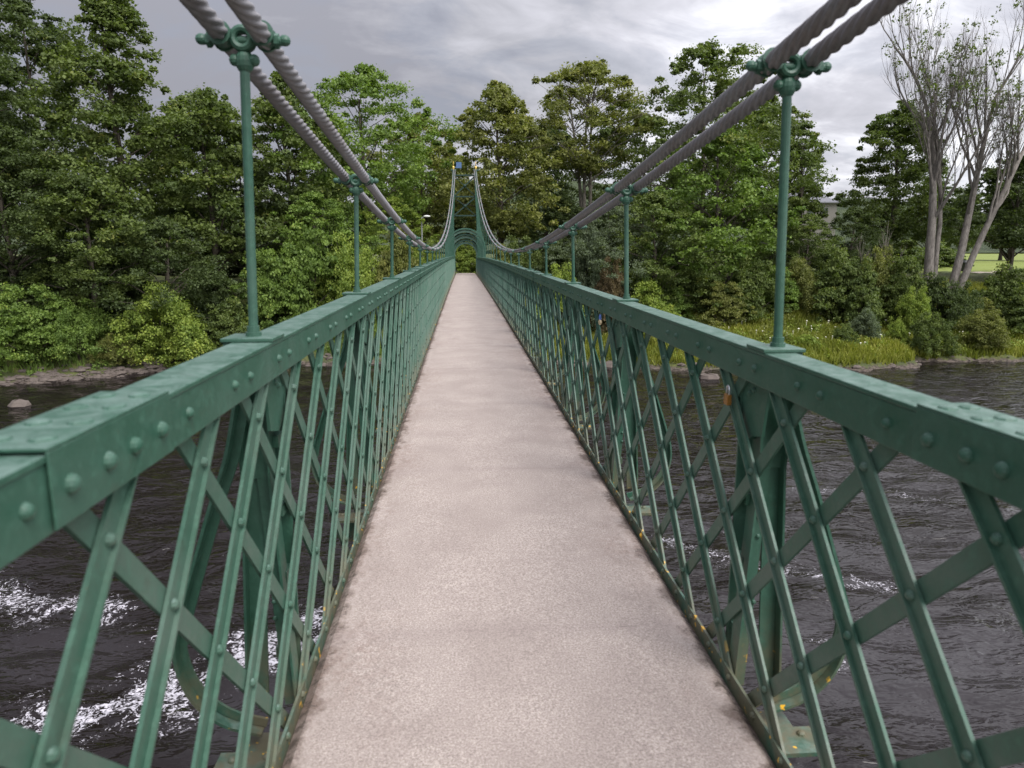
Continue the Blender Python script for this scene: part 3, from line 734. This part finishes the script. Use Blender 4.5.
def make_tree(name, loc, H, R, base, kind, K, n_each, leafm, label, cat='tree', barkm=None, shape='round', tr=.28, size=.22, group='trees on the far bank', seed=1, multi=1, k=30, up=.55, lean=(0, 0)):
    rs = np.random.default_rng(seed)
    root = empty(name, loc); tag(root, label, cat, group)
    pts, rad = crown_points(H, R, base, K, shape, rs, lean)
    V, F, T = leaves(pts, rad, n_each, size, up, rs)
    me = fast_mesh('crown', V, F, {'tint': T}); me.materials.append(LEAF[leafm])
    c = bpy.data.objects.new('crown', me); col.objects.link(c); c.parent = root
    b = MB(); limb_mesh(b, H, base, pts, rs, tr, k, lean, multi)
    V = np.concatenate(b.v); tm = bpy.data.meshes.new('trunk'); tm.from_pydata(V.tolist(), [], b.f); tm.materials.append(barkm or BARK)
    tm.polygons.foreach_set('use_smooth', [True]*len(tm.polygons))
    o = bpy.data.objects.new('trunk', tm); col.objects.link(o); o.parent = root
    return root
def copy_tree(src, loc, rz, sc, leafm, label, name=None, group=None, cat=None):
    r = src.copy(); col.objects.link(r); r.location = loc; r.rotation_euler = (0, 0, rz); r.scale = sc
    if name: r.name = name
    r['label'] = label
    if group: r['group'] = group
    for ch in list(src.children):
        c = ch.copy(); col.objects.link(c); c.parent = r
        if leafm and ch.name.startswith(('crown', 'foliage')): c.material_slots[0].link = 'OBJECT'; c.material_slots[0].material = LEAF[leafm]
    return r
def spot(u, Y, dzz=0):
    p_ = at(u, 260, Y); return (float(p_[0]), Y, float(ground_h(p_[0], Y))+dzz)
def topz(u, v, Y): return float(at(u, v, Y)[2])
def T(name, u, v_top, Y, w_px, base, leafm, label, **kw):
    loc = spot(u, Y); H = topz(u, v_top, Y)-loc[2]; R = w_px/2/FPX*Y
    kw.setdefault('K', 250); kw.setdefault('n_each', 165)
    return make_tree(name, loc, H, R, base, leafm, kw.pop('K'), kw.pop('n_each'), leafm, label, **kw)
t1 = T('sycamore_tree', -25, 18, 50, 160, 4, 'dark', 'dark dense sycamore cut off by the left edge of the picture', seed=11, shape='broad')
t1b = T('sycamore_tree', 55, -4, 58, 120, 6, 'dark', 'tall dark sycamore with a jagged top, second from the left', seed=12, shape='broad')
t2 = T('sycamore_tree', 130, -14, 50, 172, 3.0, 'mid', 'tallest spiky-topped sycamore on the left bank, left of the nearest left hanger', seed=13, shape='cone', K=340, tr=.36)
t3 = T('alder_tree', 215, 92, 53, 130, 3, 'mid', 'lower dark green tree filling the dip behind the nearest left hanger', seed=14, shape='broad')
t4 = T('lime_tree', 368, 74, 62, 165, 5, 'fresh', 'bright green round-topped tree behind the second left hanger', seed=15, shape='round', K=270)
t5 = T('alder_tree', 293, 78, 58, 110, 4, 'mid', 'slender mid green tree between the nearest and second left hangers', seed=16, shape='broad')
t6 = T('elm_tree', 424, 118, 72, 90, 4, 'olive', 'olive green tree just left of the pylon top', seed=17, shape='broad')
t7 = T('oak_tree', 500, 90, 60, 105, 3.5, 'olive', 'yellowish olive tree immediately right of the pylon, its branches over it', seed=18, shape='round', K=280)
t8 = T('ash_tree', 585, 66, 64, 130, 9, 'olive', 'airy tree with pale bare trunks showing under its crown, right of the pylon', barkm=BARK_BIRCH, seed=19, shape='round', multi=3, K=190, tr=.22)
t9 = T('sycamore_tree', 698, 50, 60, 188, 4, 'mid', 'tall broad tree with twigs poking from its top, behind the right cables', seed=20, shape='broad', K=320, tr=.34)
t10 = T('beech_tree', 715, 135, 54, 145, 1.5, 'fresh', 'fresh green tree with layered drooping boughs, left of the nearest right hanger', seed=21, shape='round', K=210)
t11 = T('alder_tree', 796, 128, 66, 48, 3, 'mid', 'narrow tree right of the nearest right hanger, beside the house', seed=22, shape='broad', K=130)
t12 = T('oak_tree', 888, 106, 66, 94, 2.5, 'mid', 'dark rounded oak behind the bare trees', seed=23, shape='round', K=330)
t13 = T('yew_tree', 1010, 158, 60, 110, 3.2, 'dark', 'dark low-branched tree at the right edge above the meadow', seed=24, shape='broad', K=200)
def place(src, u, v_top, Y, srcH, leafm, label, wide=1.0, rz=0, group='trees behind the front row', z0=0):
    loc = spot(u, Y); sc = (topz(u, v_top, Y)-loc[2])/srcH
    return copy_tree(src, loc, rz, (sc*wide, sc*wide, sc), leafm, label, group=group)
def Hof(o): return max(v.co.z for ch in o.children for v in ch.data.vertices if ch.name.startswith('crown'))
HH = {k: Hof(o) for k, o in dict(t1=t1, t3=t3, t4=t4, t5=t5, t9=t9, t10=t10, t12=t12, t7=t7).items()}
rows = [ # source, u, v, Y, leaf, label
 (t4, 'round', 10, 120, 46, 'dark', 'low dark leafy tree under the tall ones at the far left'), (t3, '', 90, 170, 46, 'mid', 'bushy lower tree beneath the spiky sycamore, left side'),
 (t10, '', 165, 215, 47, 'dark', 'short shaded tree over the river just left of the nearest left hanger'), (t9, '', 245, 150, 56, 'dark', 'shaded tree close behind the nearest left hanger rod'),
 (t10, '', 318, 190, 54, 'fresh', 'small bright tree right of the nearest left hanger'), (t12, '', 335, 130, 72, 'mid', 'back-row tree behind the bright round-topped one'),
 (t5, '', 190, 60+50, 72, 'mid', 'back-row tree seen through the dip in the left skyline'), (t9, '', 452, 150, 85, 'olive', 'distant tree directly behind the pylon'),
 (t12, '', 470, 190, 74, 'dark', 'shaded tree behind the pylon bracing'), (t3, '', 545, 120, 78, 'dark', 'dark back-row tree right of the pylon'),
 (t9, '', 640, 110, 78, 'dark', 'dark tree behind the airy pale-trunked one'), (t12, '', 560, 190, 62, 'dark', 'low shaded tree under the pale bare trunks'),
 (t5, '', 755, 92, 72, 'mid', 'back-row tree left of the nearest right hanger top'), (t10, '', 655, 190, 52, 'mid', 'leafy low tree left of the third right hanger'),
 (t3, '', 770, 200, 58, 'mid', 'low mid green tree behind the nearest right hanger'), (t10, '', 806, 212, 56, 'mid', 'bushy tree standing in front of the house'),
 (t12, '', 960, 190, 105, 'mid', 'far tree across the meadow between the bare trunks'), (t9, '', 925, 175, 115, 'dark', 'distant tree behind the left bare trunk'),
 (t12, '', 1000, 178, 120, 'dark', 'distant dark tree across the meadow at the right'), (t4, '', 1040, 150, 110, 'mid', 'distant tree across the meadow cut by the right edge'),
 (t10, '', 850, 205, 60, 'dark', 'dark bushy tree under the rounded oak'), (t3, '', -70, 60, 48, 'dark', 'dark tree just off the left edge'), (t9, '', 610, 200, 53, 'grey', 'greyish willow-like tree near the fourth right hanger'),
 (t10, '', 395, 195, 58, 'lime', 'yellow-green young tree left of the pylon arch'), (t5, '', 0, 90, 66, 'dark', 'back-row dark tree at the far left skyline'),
]
HN = {id(t1): 't1', id(t3): 't3', id(t4): 't4', id(t5): 't5', id(t9): 't9', id(t10): 't10', id(t12): 't12', id(t7): 't7'}
for i, (src, _, u, v, Y_, lf, lab) in enumerate(rows):
    place(src, u, v, Y_, HH[HN[id(src)]], lf, lab, wide=1.1, rz=i*1.37)

# bare trees
def bare_tree(loc, H, seed, stems, label, leafy=.0, tr=.34, name='bare_tree', group='bare dying trees', spread=1.0, barkm=None, cat='tree', depth=4):
    rs = np.random.default_rng(seed); root = empty(name, loc); tag(root, label, cat, group); b = MB(); tips = []
    def branch(p0, d, ln, r, lev):
        n = 6; pts = [p0]; d = d/np.linalg.norm(d)
        for i in range(n):
            d = d+rs.normal(size=3)*(.035 if lev == 0 else .085)+np.array([0, 0, .03 if lev == 0 else .09]); d /= np.linalg.norm(d); pts.append(pts[-1]+d*ln/n)
        rr_ = r*np.linspace(1, .45 if lev < depth else .2, n+1); b.tube(pts, rr_, 9 if lev == 0 else (6 if lev == 1 else 4), cap=lev == 0)
        if lev >= depth: tips.append(pts[-1]); return
        kk = [7, 6, 5, 4, 2][lev]
        for i in range(kk):
            f = .30+.68*rs.random() if lev else .48+.5*(i+rs.random())/kk
            j = min(int(f*n), n-1); q = pts[j]+(pts[j+1]-pts[j])*(f*n-j)
            a = rs.random()*2*pi; side = np.array([cos(a), sin(a), 0])*(.36+.34*rs.random())*spread
            dd = (pts[j+1]-pts[j]); dd = dd/np.linalg.norm(dd)+side+np.array([0, 0, .15])
            branch(q, dd, ln*(.42+.2*rs.random())*(1-.35*f*(lev == 0)), r*(.42-.12*f), lev+1)
        branch(pts[-1], d, ln*.5, r*.42, lev+1)
    for off, dv, hh, r in stems:
        branch(np.array([off[0], off[1], -.5]), np.array([dv[0], dv[1], 1.]), hh, r, 0)
    V = np.concatenate(b.v); tm = bpy.data.meshes.new('trunk'); tm.from_pydata(V.tolist(), [], b.f); tm.materials.append(barkm or BARK_PALE)
    tm.polygons.foreach_set('use_smooth', [True]*len(tm.polygons)); o = bpy.data.objects.new('trunk', tm); col.objects.link(o); o.parent = root
    if leafy > 0:
        tips = np.array(tips); sel = tips[rs.random(len(tips)) < leafy]
        V, F, Tn = leaves(sel, np.tile([.34, .34, .5], (len(sel), 1)), 14, .19, .3, rs)
        me = fast_mesh('crown', V, F, {'tint': Tn}); me.materials.append(LEAF['mid']); c = bpy.data.objects.new('crown', me); col.objects.link(c); c.parent = root
    return root
Yb = 57
l1 = spot(930, Yb); sc_ = Yb/FPX
bare_tree(l1, 14, 31, [((0, 0), (.02, 0), 14.5, .42), ((.85, .3), (.035, .05), 13.5, .25)], 'tall bare pale-barked tree, the left-hand pair of straight stems', .06)
l2 = spot(952, Yb-.5)
bare_tree(l2, 14, 38, [((0, 0), (.11, 0), 14.5, .36), ((.35, -.4), (.22, -.02), 13.0, .31)], 'tall bare pale-barked tree leaning right, its forked stems beside the meadow', .06)
l3 = spot(874, 55)
bare_tree(l3, 5, 35, [((0, 0), (-.25, 0), 3.6, .12), ((.2, 0), (.12, 0), 4.0, .13), ((.35, .1), (.5, 0), 3.2, .09)], 'small leafless many-stemmed tree below the dark oak', 0, name='bare_tree', spread=1.1, barkm=BARK_BIRCH, depth=3)
# drooping leafy branch ends at the right edge belong to an overhanging tree
# ------------------------------------------------------------------ shrubs
def make_shrub(name, loc, H, R, K, n_each, leafm, label, seed, size=.2, up=.45, group='shrubs along the far bank', fine=False):
    rs = np.random.default_rng(seed); root = empty(name, loc); tag(root, label, 'shrub', group); pts = []; rad = []
    while len(pts) < K:
        a = rs.random()*2*pi; e = rs.random()**.7; r = R*sqrt(1-e*e*.9)*rs.random()**.4*(1+.30*sin(3*a+seed)+.15*sin(7*a)); z = H*e*(.85+.22*sin(2*a+seed)+.15*rs.random())
        pts.append((r*cos(a), r*sin(a), max(z, .15))); s_ = (.20+.34*rs.random())*(R/2)**.5; rad.append((s_, s_, s_*(1.1 if fine else .7)))
    pts = np.array(pts); V, F, Tn = leaves(pts, np.array(rad), n_each, size, up, rs)
    me = fast_mesh('foliage', V, F, {'tint': Tn}); me.materials.append(LEAF[leafm]); c = bpy.data.objects.new('foliage', me); col.objects.link(c); c.parent = root
    b = MB()
    for i in range(12):
        e = pts[rs.integers(K)]; b.tube([(rs.normal()*.15, rs.normal()*.15, -.5), (e[0]*.35, e[1]*.35, e[2]*.5), e*.98], [.045, .03, .01], 5)
    V = np.concatenate(b.v); tm = bpy.data.meshes.new('stem'); tm.from_pydata(V.tolist(), [], b.f); tm.materials.append(BARK); o = bpy.data.objects.new('stem', tm); col.objects.link(o); o.parent = root
    return root
sA = make_shrub('shrub', (0, 0, 0), 3.2, 2.4, 190, 120, 'fresh', '', 51, size=.14)
sB = make_shrub('shrub', (0, 0, 0), 3.2, 2.4, 220, 110, 'lime', '', 52, size=.125, up=.3, fine=True)
sC = make_shrub('shrub', (0, 0, 0), 3.2, 2.4, 170, 130, 'mid', '', 53, size=.16)
protos = [sA, sB, sC]; used = set()
# (proto, u centre, v top, v base, width px, Y, leaf, label)
sh = [
 (0, 18, 290, 366, 100, 43.2, 'fresh', 'leafy green shrub at the left edge of the stony bank'), (1, 72, 303, 368, 74, 44.0, 'fresh', 'rounded shrub second from the left edge on the stony bank'),
 (1, 158, 288, 372, 105, 45.5, 'lime', 'large yellow-green willow shrub in the middle of the left bank'), (0, 178, 322, 372, 60, 45.5, 'lime', 'bright low shrub at the water in front of the large willow shrub'),
 (1, 108, 335, 372, 48, 44.0, 'olive', 'small olive shrub at the water left of the large willow shrub'), (2, 225, 305, 368, 70, 47.2, 'mid', 'mid green shrub behind the left rail beside the nearest left hanger'),
 (0, 262, 255, 350, 85, 50, 'fresh', 'tall fresh shrub directly behind the nearest left hanger'), (2, 305, 232, 340, 90, 51, 'fresh', 'tall broad shrub halfway between the first two left hangers'),
 (1, 350, 240, 335, 80, 51, 'lime', 'light shrub behind the second left hanger'), (0, 398, 232, 320, 62, 52, 'olive', 'yellowish shrub with brown patches behind the third left hanger'),
 (1, 425, 245, 310, 50, 54, 'lime', 'bright shrub next to the pylon on the left'), (2, 205, 268, 350, 70, 49, 'dark', 'shaded shrub left of the nearest left hanger'),
 (2, 40, 262, 345, 90, 47, 'dark', 'shaded shrub behind the leftmost green ones'), (2, 115, 255, 350, 90, 48.5, 'dark', 'shaded shrub behind the large willow shrub'),
 (1, 520, 240, 300, 60, 56, 'mid', 'shrub just right of the pylon'), (1, 592, 222, 305, 56, 52, 'grey', 'greyish feathery willow shrub behind the fourth right hanger'),
 (2, 555, 240, 305, 60, 54, 'dark', 'dark shrub between the pylon and the feathery willow'), (1, 612, 262, 315, 44, 50, 'brown', 'brownish dead-looking shrub left of the third right hanger'),
 (0, 650, 285, 322, 70, 49, 'lime', 'low bright shrub just right of the third right hanger'), (2, 640, 240, 310, 70, 53, 'fresh', 'fresh shrub behind the third right hanger'),
 (2, 700, 262, 318, 76, 52, 'mid', 'mid green shrub under the layered beech'), (2, 752, 262, 322, 70, 51, 'mid', 'mid green shrub just left of the nearest right hanger'),
 (1, 800, 262, 318, 62, 53, 'olive', 'olive shrub just right of the nearest right hanger'), (2, 838, 256, 325, 80, 51.5, 'mid', 'big dark shrub under the small leafless tree'),
 (2, 862, 264, 326, 60, 50.5, 'mid', 'rounded shrub in front of the small leafless tree'), (1, 880, 252, 312, 66, 53, 'olive', 'olive-brown shrub beside the small leafless tree'),
 (0, 905, 262, 322, 74, 51.5, 'mid', 'mid green shrub below the left bare trunks'), (2, 936, 278, 326, 60, 50.5, 'dark', 'dark shrub at the foot of the bare trunks'),
 (1, 965, 285, 326, 56, 50, 'dark', 'low dark shrub right of the bare trunk foot'), (1, 872, 310, 332, 40, 47.5, 'grey', 'low silvery-leaved shrub at the grass edge'),
 (1, 937, 315, 358, 54, 45.6, 'mid', 'dark rounded willow bush at the water end of the grass tongue'), (1, 992, 312, 358, 62, 46.2, 'olive', 'feathery willow bush near the right edge by the water'),
 (1, 850, 325, 342, 34, 46.0, 'mid', 'small plant clump on the grass tongue'), (1, 905, 322, 345, 30, 47.2, 'lime', 'tiny bright shrub between the two waterside willow bushes'),
 (2, 1010, 270, 320, 80, 52, 'mid', 'shrub at the right edge below the meadow track'), (2, 1035, 290, 345, 70, 49, 'mid', 'shrub cut by the right edge above the water'),
 (0, 985, 300, 330, 60, 51, 'olive', 'olive shrub below the meadow track'), (1, 812, 335, 350, 28, 45.5, 'lime', 'tiny clump by the nearest right hanger on the grass'),
 (1, 920, 290, 325, 44, 49, 'lime', 'small light green shrub in front of the bare trunks'), (2, 466, 246, 285, 44, 58.5, 'lime', 'shrub seen through the pylon arch'),
 (0, 780, 270, 320, 60, 52.5, 'fresh', 'fresh green shrub behind the nearest right hanger'), (0, 725, 285, 322, 60, 50, 'olive', 'olive shrub in front of the layered beech'),
 (1, 1000, 335, 362, 50, 46.2, 'olive', 'low willow shrub by the water near the right edge'), (1, 240, 320, 362, 40, 47.5, 'lime', 'small yellow-green shrub beside the foot of the nearest left hanger'),
 (0, 675, 290, 318, 50, 50.5, 'fresh', 'low shrub between the third and nearest right hangers'), (1, -30, 300, 370, 90, 42, 'fresh', 'shrub just off the left edge'),
 (1, 560, 268, 310, 60, 50, 'lime', 'bright low shrub seen over the right rail near the fourth hanger'), (0, 500, 248, 290, 50, 53, 'olive', 'olive shrub beside the pylon on the right'),
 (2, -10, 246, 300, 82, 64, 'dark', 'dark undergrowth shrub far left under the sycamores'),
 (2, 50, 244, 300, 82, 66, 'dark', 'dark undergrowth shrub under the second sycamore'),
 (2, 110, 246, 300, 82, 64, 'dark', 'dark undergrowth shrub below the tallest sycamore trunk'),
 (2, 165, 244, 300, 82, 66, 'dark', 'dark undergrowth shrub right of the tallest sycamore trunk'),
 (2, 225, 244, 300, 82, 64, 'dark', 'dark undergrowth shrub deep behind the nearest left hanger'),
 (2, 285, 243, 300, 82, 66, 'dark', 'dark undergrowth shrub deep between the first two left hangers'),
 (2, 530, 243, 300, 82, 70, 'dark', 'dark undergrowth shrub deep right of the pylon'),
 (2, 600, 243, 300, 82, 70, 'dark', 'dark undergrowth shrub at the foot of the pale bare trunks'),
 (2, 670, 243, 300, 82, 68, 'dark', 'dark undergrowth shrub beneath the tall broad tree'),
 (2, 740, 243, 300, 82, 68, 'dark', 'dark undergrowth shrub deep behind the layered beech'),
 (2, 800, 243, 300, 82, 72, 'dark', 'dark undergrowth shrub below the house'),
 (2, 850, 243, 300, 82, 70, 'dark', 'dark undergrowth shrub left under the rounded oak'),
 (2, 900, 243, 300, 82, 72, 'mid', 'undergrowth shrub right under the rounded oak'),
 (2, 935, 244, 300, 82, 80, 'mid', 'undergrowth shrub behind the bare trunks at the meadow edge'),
]
for i, (pi_, u, vt, vb, w, Y_, lf, lab) in enumerate(sh):
    loc = spot(u, Y_); zt = topz(u, vt, Y_); h = max(zt-loc[2], .6); r = w/2/FPX*Y_*.88
    src = protos[pi_]
    if pi_ not in used:
        used.add(pi_); o = src; o.location = loc; o['label'] = lab
        for ch in o.children:
            if ch.name.startswith('foliage'): ch.material_slots[0].link = 'OBJECT'; ch.material_slots[0].material = LEAF[lf]
        o.scale = (r/2.6, r/2.6, h/3.5); o.rotation_euler = (0, 0, i*.9)
    else:
        copy_tree(src, loc, i*.9, (r/2.6, r/2.6, h/3.5), lf, lab)

# ------------------------------------------------------------------ grass, ground cover, flowers, stones
def scatter_blades(n, xr, yr, test, hgt, wid, rs, k=3):
    x = rs.uniform(*xr, n); y = rs.uniform(*yr, n); m_ = test(x, y); x = x[m_]; y = y[m_]; x = np.repeat(x, k)+rs.normal(size=len(x)*k)*.05; y = np.repeat(y, k)+rs.normal(size=len(y)*k)*.05
    z = ground_h(x, y)-.03; nn = len(x); h = hgt*(.5+rs.random(nn)); a = rs.random(nn)*2*pi; lx = rs.normal(size=nn)*.3*h; ly = rs.normal(size=nn)*.3*h
    V = np.empty((nn, 4, 3)); w_ = wid*(.6+.8*rs.random(nn))
    V[:, 0] = np.stack([x-np.cos(a)*w_, y-np.sin(a)*w_, z], -1); V[:, 1] = np.stack([x+np.cos(a)*w_, y+np.sin(a)*w_, z], -1)
    V[:, 2] = np.stack([x+lx+np.cos(a)*w_*.25, y+ly+np.sin(a)*w_*.25, z+h], -1); V[:, 3] = np.stack([x+lx-np.cos(a)*w_*.25, y+ly-np.sin(a)*w_*.25, z+h], -1)
    patch = .5+.5*np.sin(x*.55+1.1*np.sin(y*.8))*np.cos(y*.7)
    return V.reshape(-1, 3), np.arange(4*nn).reshape(nn, 4), np.repeat(np.clip(.55*patch+.45*rs.random(nn), 0, 1), 4)
rs = np.random.default_rng(5)
dist = lambda x, y: y-np.interp(x, WX, WY)
V, F, Tn = scatter_blades(42000, (4, 46), (42, 62), lambda x, y: (dist(x, y) > .5) & (dist(x, y) < 15), .42, .045, rs)
me = fast_mesh('grass', V, F, {'tint': Tn}); me.materials.append(GRASS); o = bpy.data.objects.new('grass', me); col.objects.link(o); tag(o, 'long yellow-green grass on the right-hand river bank', 'grass', kind='stuff')
V, F, Tn = scatter_blades(14000, (-36, 5), (36, 54), lambda x, y: (dist(x, y) > 1.5) & (dist(x, y) < 7), .36, .045, rs)
me = fast_mesh('grass', V, F, {'tint': Tn}); me.materials.append(LEAF['fresh']); o = bpy.data.objects.new('grass', me); col.objects.link(o); tag(o, 'green grass and weeds under the shrubs on the left bank', 'grass', kind='stuff')
def weeds(n, xr, d0, d1, rs, leafm, label, hh=.5):
    x = rs.uniform(*xr, n); y = np.interp(x, WX, WY)+rs.uniform(d0, d1, n); r_ = .16+.34*rs.random(n)**1.5
    c = np.stack([x, y, ground_h(x, y)+r_*.5], -1); V, F, Tn = leaves(c, np.stack([r_, r_, r_*1.5*(hh/.5)], -1), 34, .15, .35, rs)
    me = fast_mesh('weeds', V, F, {'tint': Tn}); me.materials.append(LEAF[leafm]); o = bpy.data.objects.new('weeds', me); col.objects.link(o); tag(o, label, 'weeds', kind='stuff')
weeds(420, (9, 44), 1.0, 11, rs, 'lime', 'tangled light green weeds growing through the grass of the right bank')
weeds(380, (9, 46), 4.0, 13, rs, 'olive', 'taller olive weeds between the shrubs of the right bank', .8)
weeds(300, (-34, 6), 1.0, 5, rs, 'fresh', 'leafy weeds along the stony left bank')
# white umbel flowers
b = MB(); rs = np.random.default_rng(9)
for i in range(70):
    x = rs.uniform(12, 36); y = np.interp(x, WX, WY)+rs.uniform(3, 9.5); z = float(ground_h(x, y))
    h = .40+.30*rs.random(); q = rs.random()
    b.add([(x-.012, y, z), (x+.012, y, z), (x+.01, y, z+h), (x-.01, y, z+h)], [(0, 1, 2, 3)])
    r = .035+.04*rs.random(); b.dome((x, y, z+h), (rs.normal()*.3, -.4, 1), r, r*.35, 6, 2)
o = b.build('wildflowers', FLOWER); tag(o, 'scattered white umbel flowers in the long grass of the right bank', 'wildflowers', kind='stuff')
# stones along the water's edge
b = MB(); rs = np.random.default_rng(10)
def stone(b, x, y, z, s_):
    vs = []; seg, rg = 7, 4
    for i in range(rg+1):
        a = -pi/2+pi*i/rg
        for j in range(seg):
            t_ = 2*pi*j/seg; r_ = s_*(.8+.4*rs.random()); vs.append((x+r_*cos(a)*cos(t_)*1.3, y+r_*cos(a)*sin(t_), z+r_*.55*sin(a)))
    b.add(vs, [(i*seg+j, i*seg+(j+1)%seg, (i+1)*seg+(j+1)%seg, (i+1)*seg+j) for i in range(rg) for j in range(seg)])
for i in range(1300):
    x = rs.uniform(-36, 44) if i % 2 else rs.uniform(-34, -14); left = x < 6
    if not left and rs.random() < .88: continue
    y = np.interp(x, WX, WY)+rs.normal()*.25+(rs.random()**2*2.0 if left else rs.random()*.5); z = max(float(ground_h(x, y)), -5.78)
    stone(b, x, y, z, .06+.20*rs.random()**2.5)
o = b.build('stones', STONE); tag(o, 'loose grey-brown stones along the waterline', 'stones', kind='stuff')
b = MB()
def boulder(u, v, s_, lab):
    r = FW+RT*(u-512)/FPX+UP*(384-v)/FPX; q = CAM+r*(-5.72-CAM[2])/r[2]
    bb = MB(); stone(bb, q[0], q[1], -5.72, s_); tag(bb.build('boulder', STONE), lab, 'boulder', 'boulders at the waterline')
boulder(76, 377, .55, 'flat pale boulder at the waterline on the left bank'); boulder(20, 405, .5, 'low wet boulder breaking the water by the left edge')
boulder(708, 378, .5, 'pale boulder at the tip of the grass tongue, just right of it behind the rail'); boulder(612, 366, .6, 'pale boulder at the water seen through the right lattice')
boulder(870, 384, .35, 'small dark boulder off the right end of the grass tongue')
boulder(172, 347, .3, 'small stone beside the bright low shrub on the left bank')

# ------------------------------------------------------------------ house, street lamp, litter bin
hp = at(826, 205, 98); gz = float(ground_h(hp[0], 98))
hs = empty('house', (hp[0], 98, gz)); tag(hs, 'small pale house with grey slate roof seen between trees, right of the nearest right hanger', 'house')
HWALL = simple('pale_render', (.16, .15, .14), .9, 0, .1, 1); SLATE = simple('grey_slate', (.15, .15, .17), .7, 0, .25, 4); GLASS = simple('dark_window_glass', (.03, .035, .045), .1)
x0, x1, y0, y1 = hp[0]-5.5, hp[0]+1.6, 98, 106; ez = topz(826, 202, 98); rz_ = topz(826, 189, 98)
b = MB(); b.box(x0, x1, y0, y1, gz-.5, ez); b.build('wall', HWALL, hs)
b = MB(); b.add([(x0-.4, y0-.4, ez), (x1+.4, y0-.4, ez), (x1+.4, y1+.4, ez), (x0-.4, y1+.4, ez), (x0+3, 102, rz_), (x1-2.2, 102, rz_), (x0-.4, y0-.4, ez-.15), (x1+.4, y0-.4, ez-.15), (x1+.4, y1+.4, ez-.15), (x0-.4, y1+.4, ez-.15)],
      [(0,1,5,4), (1,2,5), (2,3,4,5), (3,0,4), (6,7,1,0), (7,8,2,1), (8,9,3,2), (9,6,0,3), (9,8,7,6)]); rf = b.build('roof', SLATE, hs)
b = MB(); b.box(x0+2.6, x0+3.4, 101.6, 102.5, rz_-.8, rz_+.9); b.build('chimney', HWALL, rf)
for xx in (x0+1.2, x0+3.4, x0+5.4):
    b = MB(); b.box(xx-.5, xx+.5, y0-.06, y0-.01, ez-2.1, ez-.7); w_ = b.build('window', HWALL, hs); b = MB(); b.box(xx-.42, xx+.42, y0-.075, y0-.062, ez-2.02, ez-.78); b.build('pane', GLASS, w_)
lp = spot(422.5, 57); lh = topz(422, 218, 57); t_ = empty('street_lamp', lp); tag(t_, 'slim street lamp with a short arm, standing left of the pylon among the trees', 'street lamp')
POLE = simple('grey_steel', (.30, .31, .30), .5, .3)
b = MB(); b.tube([(lp[0], lp[1], lp[2]-.3), (lp[0], lp[1], lh)], [.07, .05], 8); b.tube([(lp[0], lp[1], lh), (lp[0]+.25, lp[1], lh+.12)], .035, 6); b.build('pole', POLE, t_)
b = MB(); b.ball((lp[0]+.42, lp[1], lh+.13), .28, 10, 6, (1, .5, .3)); b.build('lamp_head', simple('lamp_white', (.75, .75, .72), .4), t_)
bp = spot(967, 70); t_ = empty('litter_bin', bp); tag(t_, 'small dark litter bin on the meadow right of the bare trunks', 'litter bin')
DK = simple('dark_bin', (.03, .032, .03), .6); b = MB(); z0 = bp[2]+.0
b.box(bp[0]-.38, bp[0]+.38, bp[1]-.3, bp[1]+.3, z0+.10, z0+.98); b.build('bin_body', DK, t_, bevel=.03)
b = MB(); b.add([(bp[0]-.46, bp[1]-.38, z0+1.02), (bp[0]+.46, bp[1]-.38, z0+1.02), (bp[0]+.46, bp[1]+.38, z0+1.02), (bp[0]-.46, bp[1]+.38, z0+1.02), (bp[0]-.25, bp[1]-.2, z0+1.25), (bp[0]+.25, bp[1]-.2, z0+1.25), (bp[0]+.25, bp[1]+.2, z0+1.25), (bp[0]-.25, bp[1]+.2, z0+1.25)],
   [(3,2,1,0), (4,5,6,7), (0,1,5,4), (1,2,6,5), (2,3,7,6), (3,0,4,7)]); b.box(bp[0]-.34, bp[0]+.34, bp[1]-.26, bp[1]+.26, z0+.985, z0+1.018); b.build('lid', DK, t_)
for sx in (-.3, .3):
    b = MB(); b.box(bp[0]+sx-.04, bp[0]+sx+.04, bp[1]-.2, bp[1]+.2, z0-.25, z0+.097); b.build('leg', DK, t_)
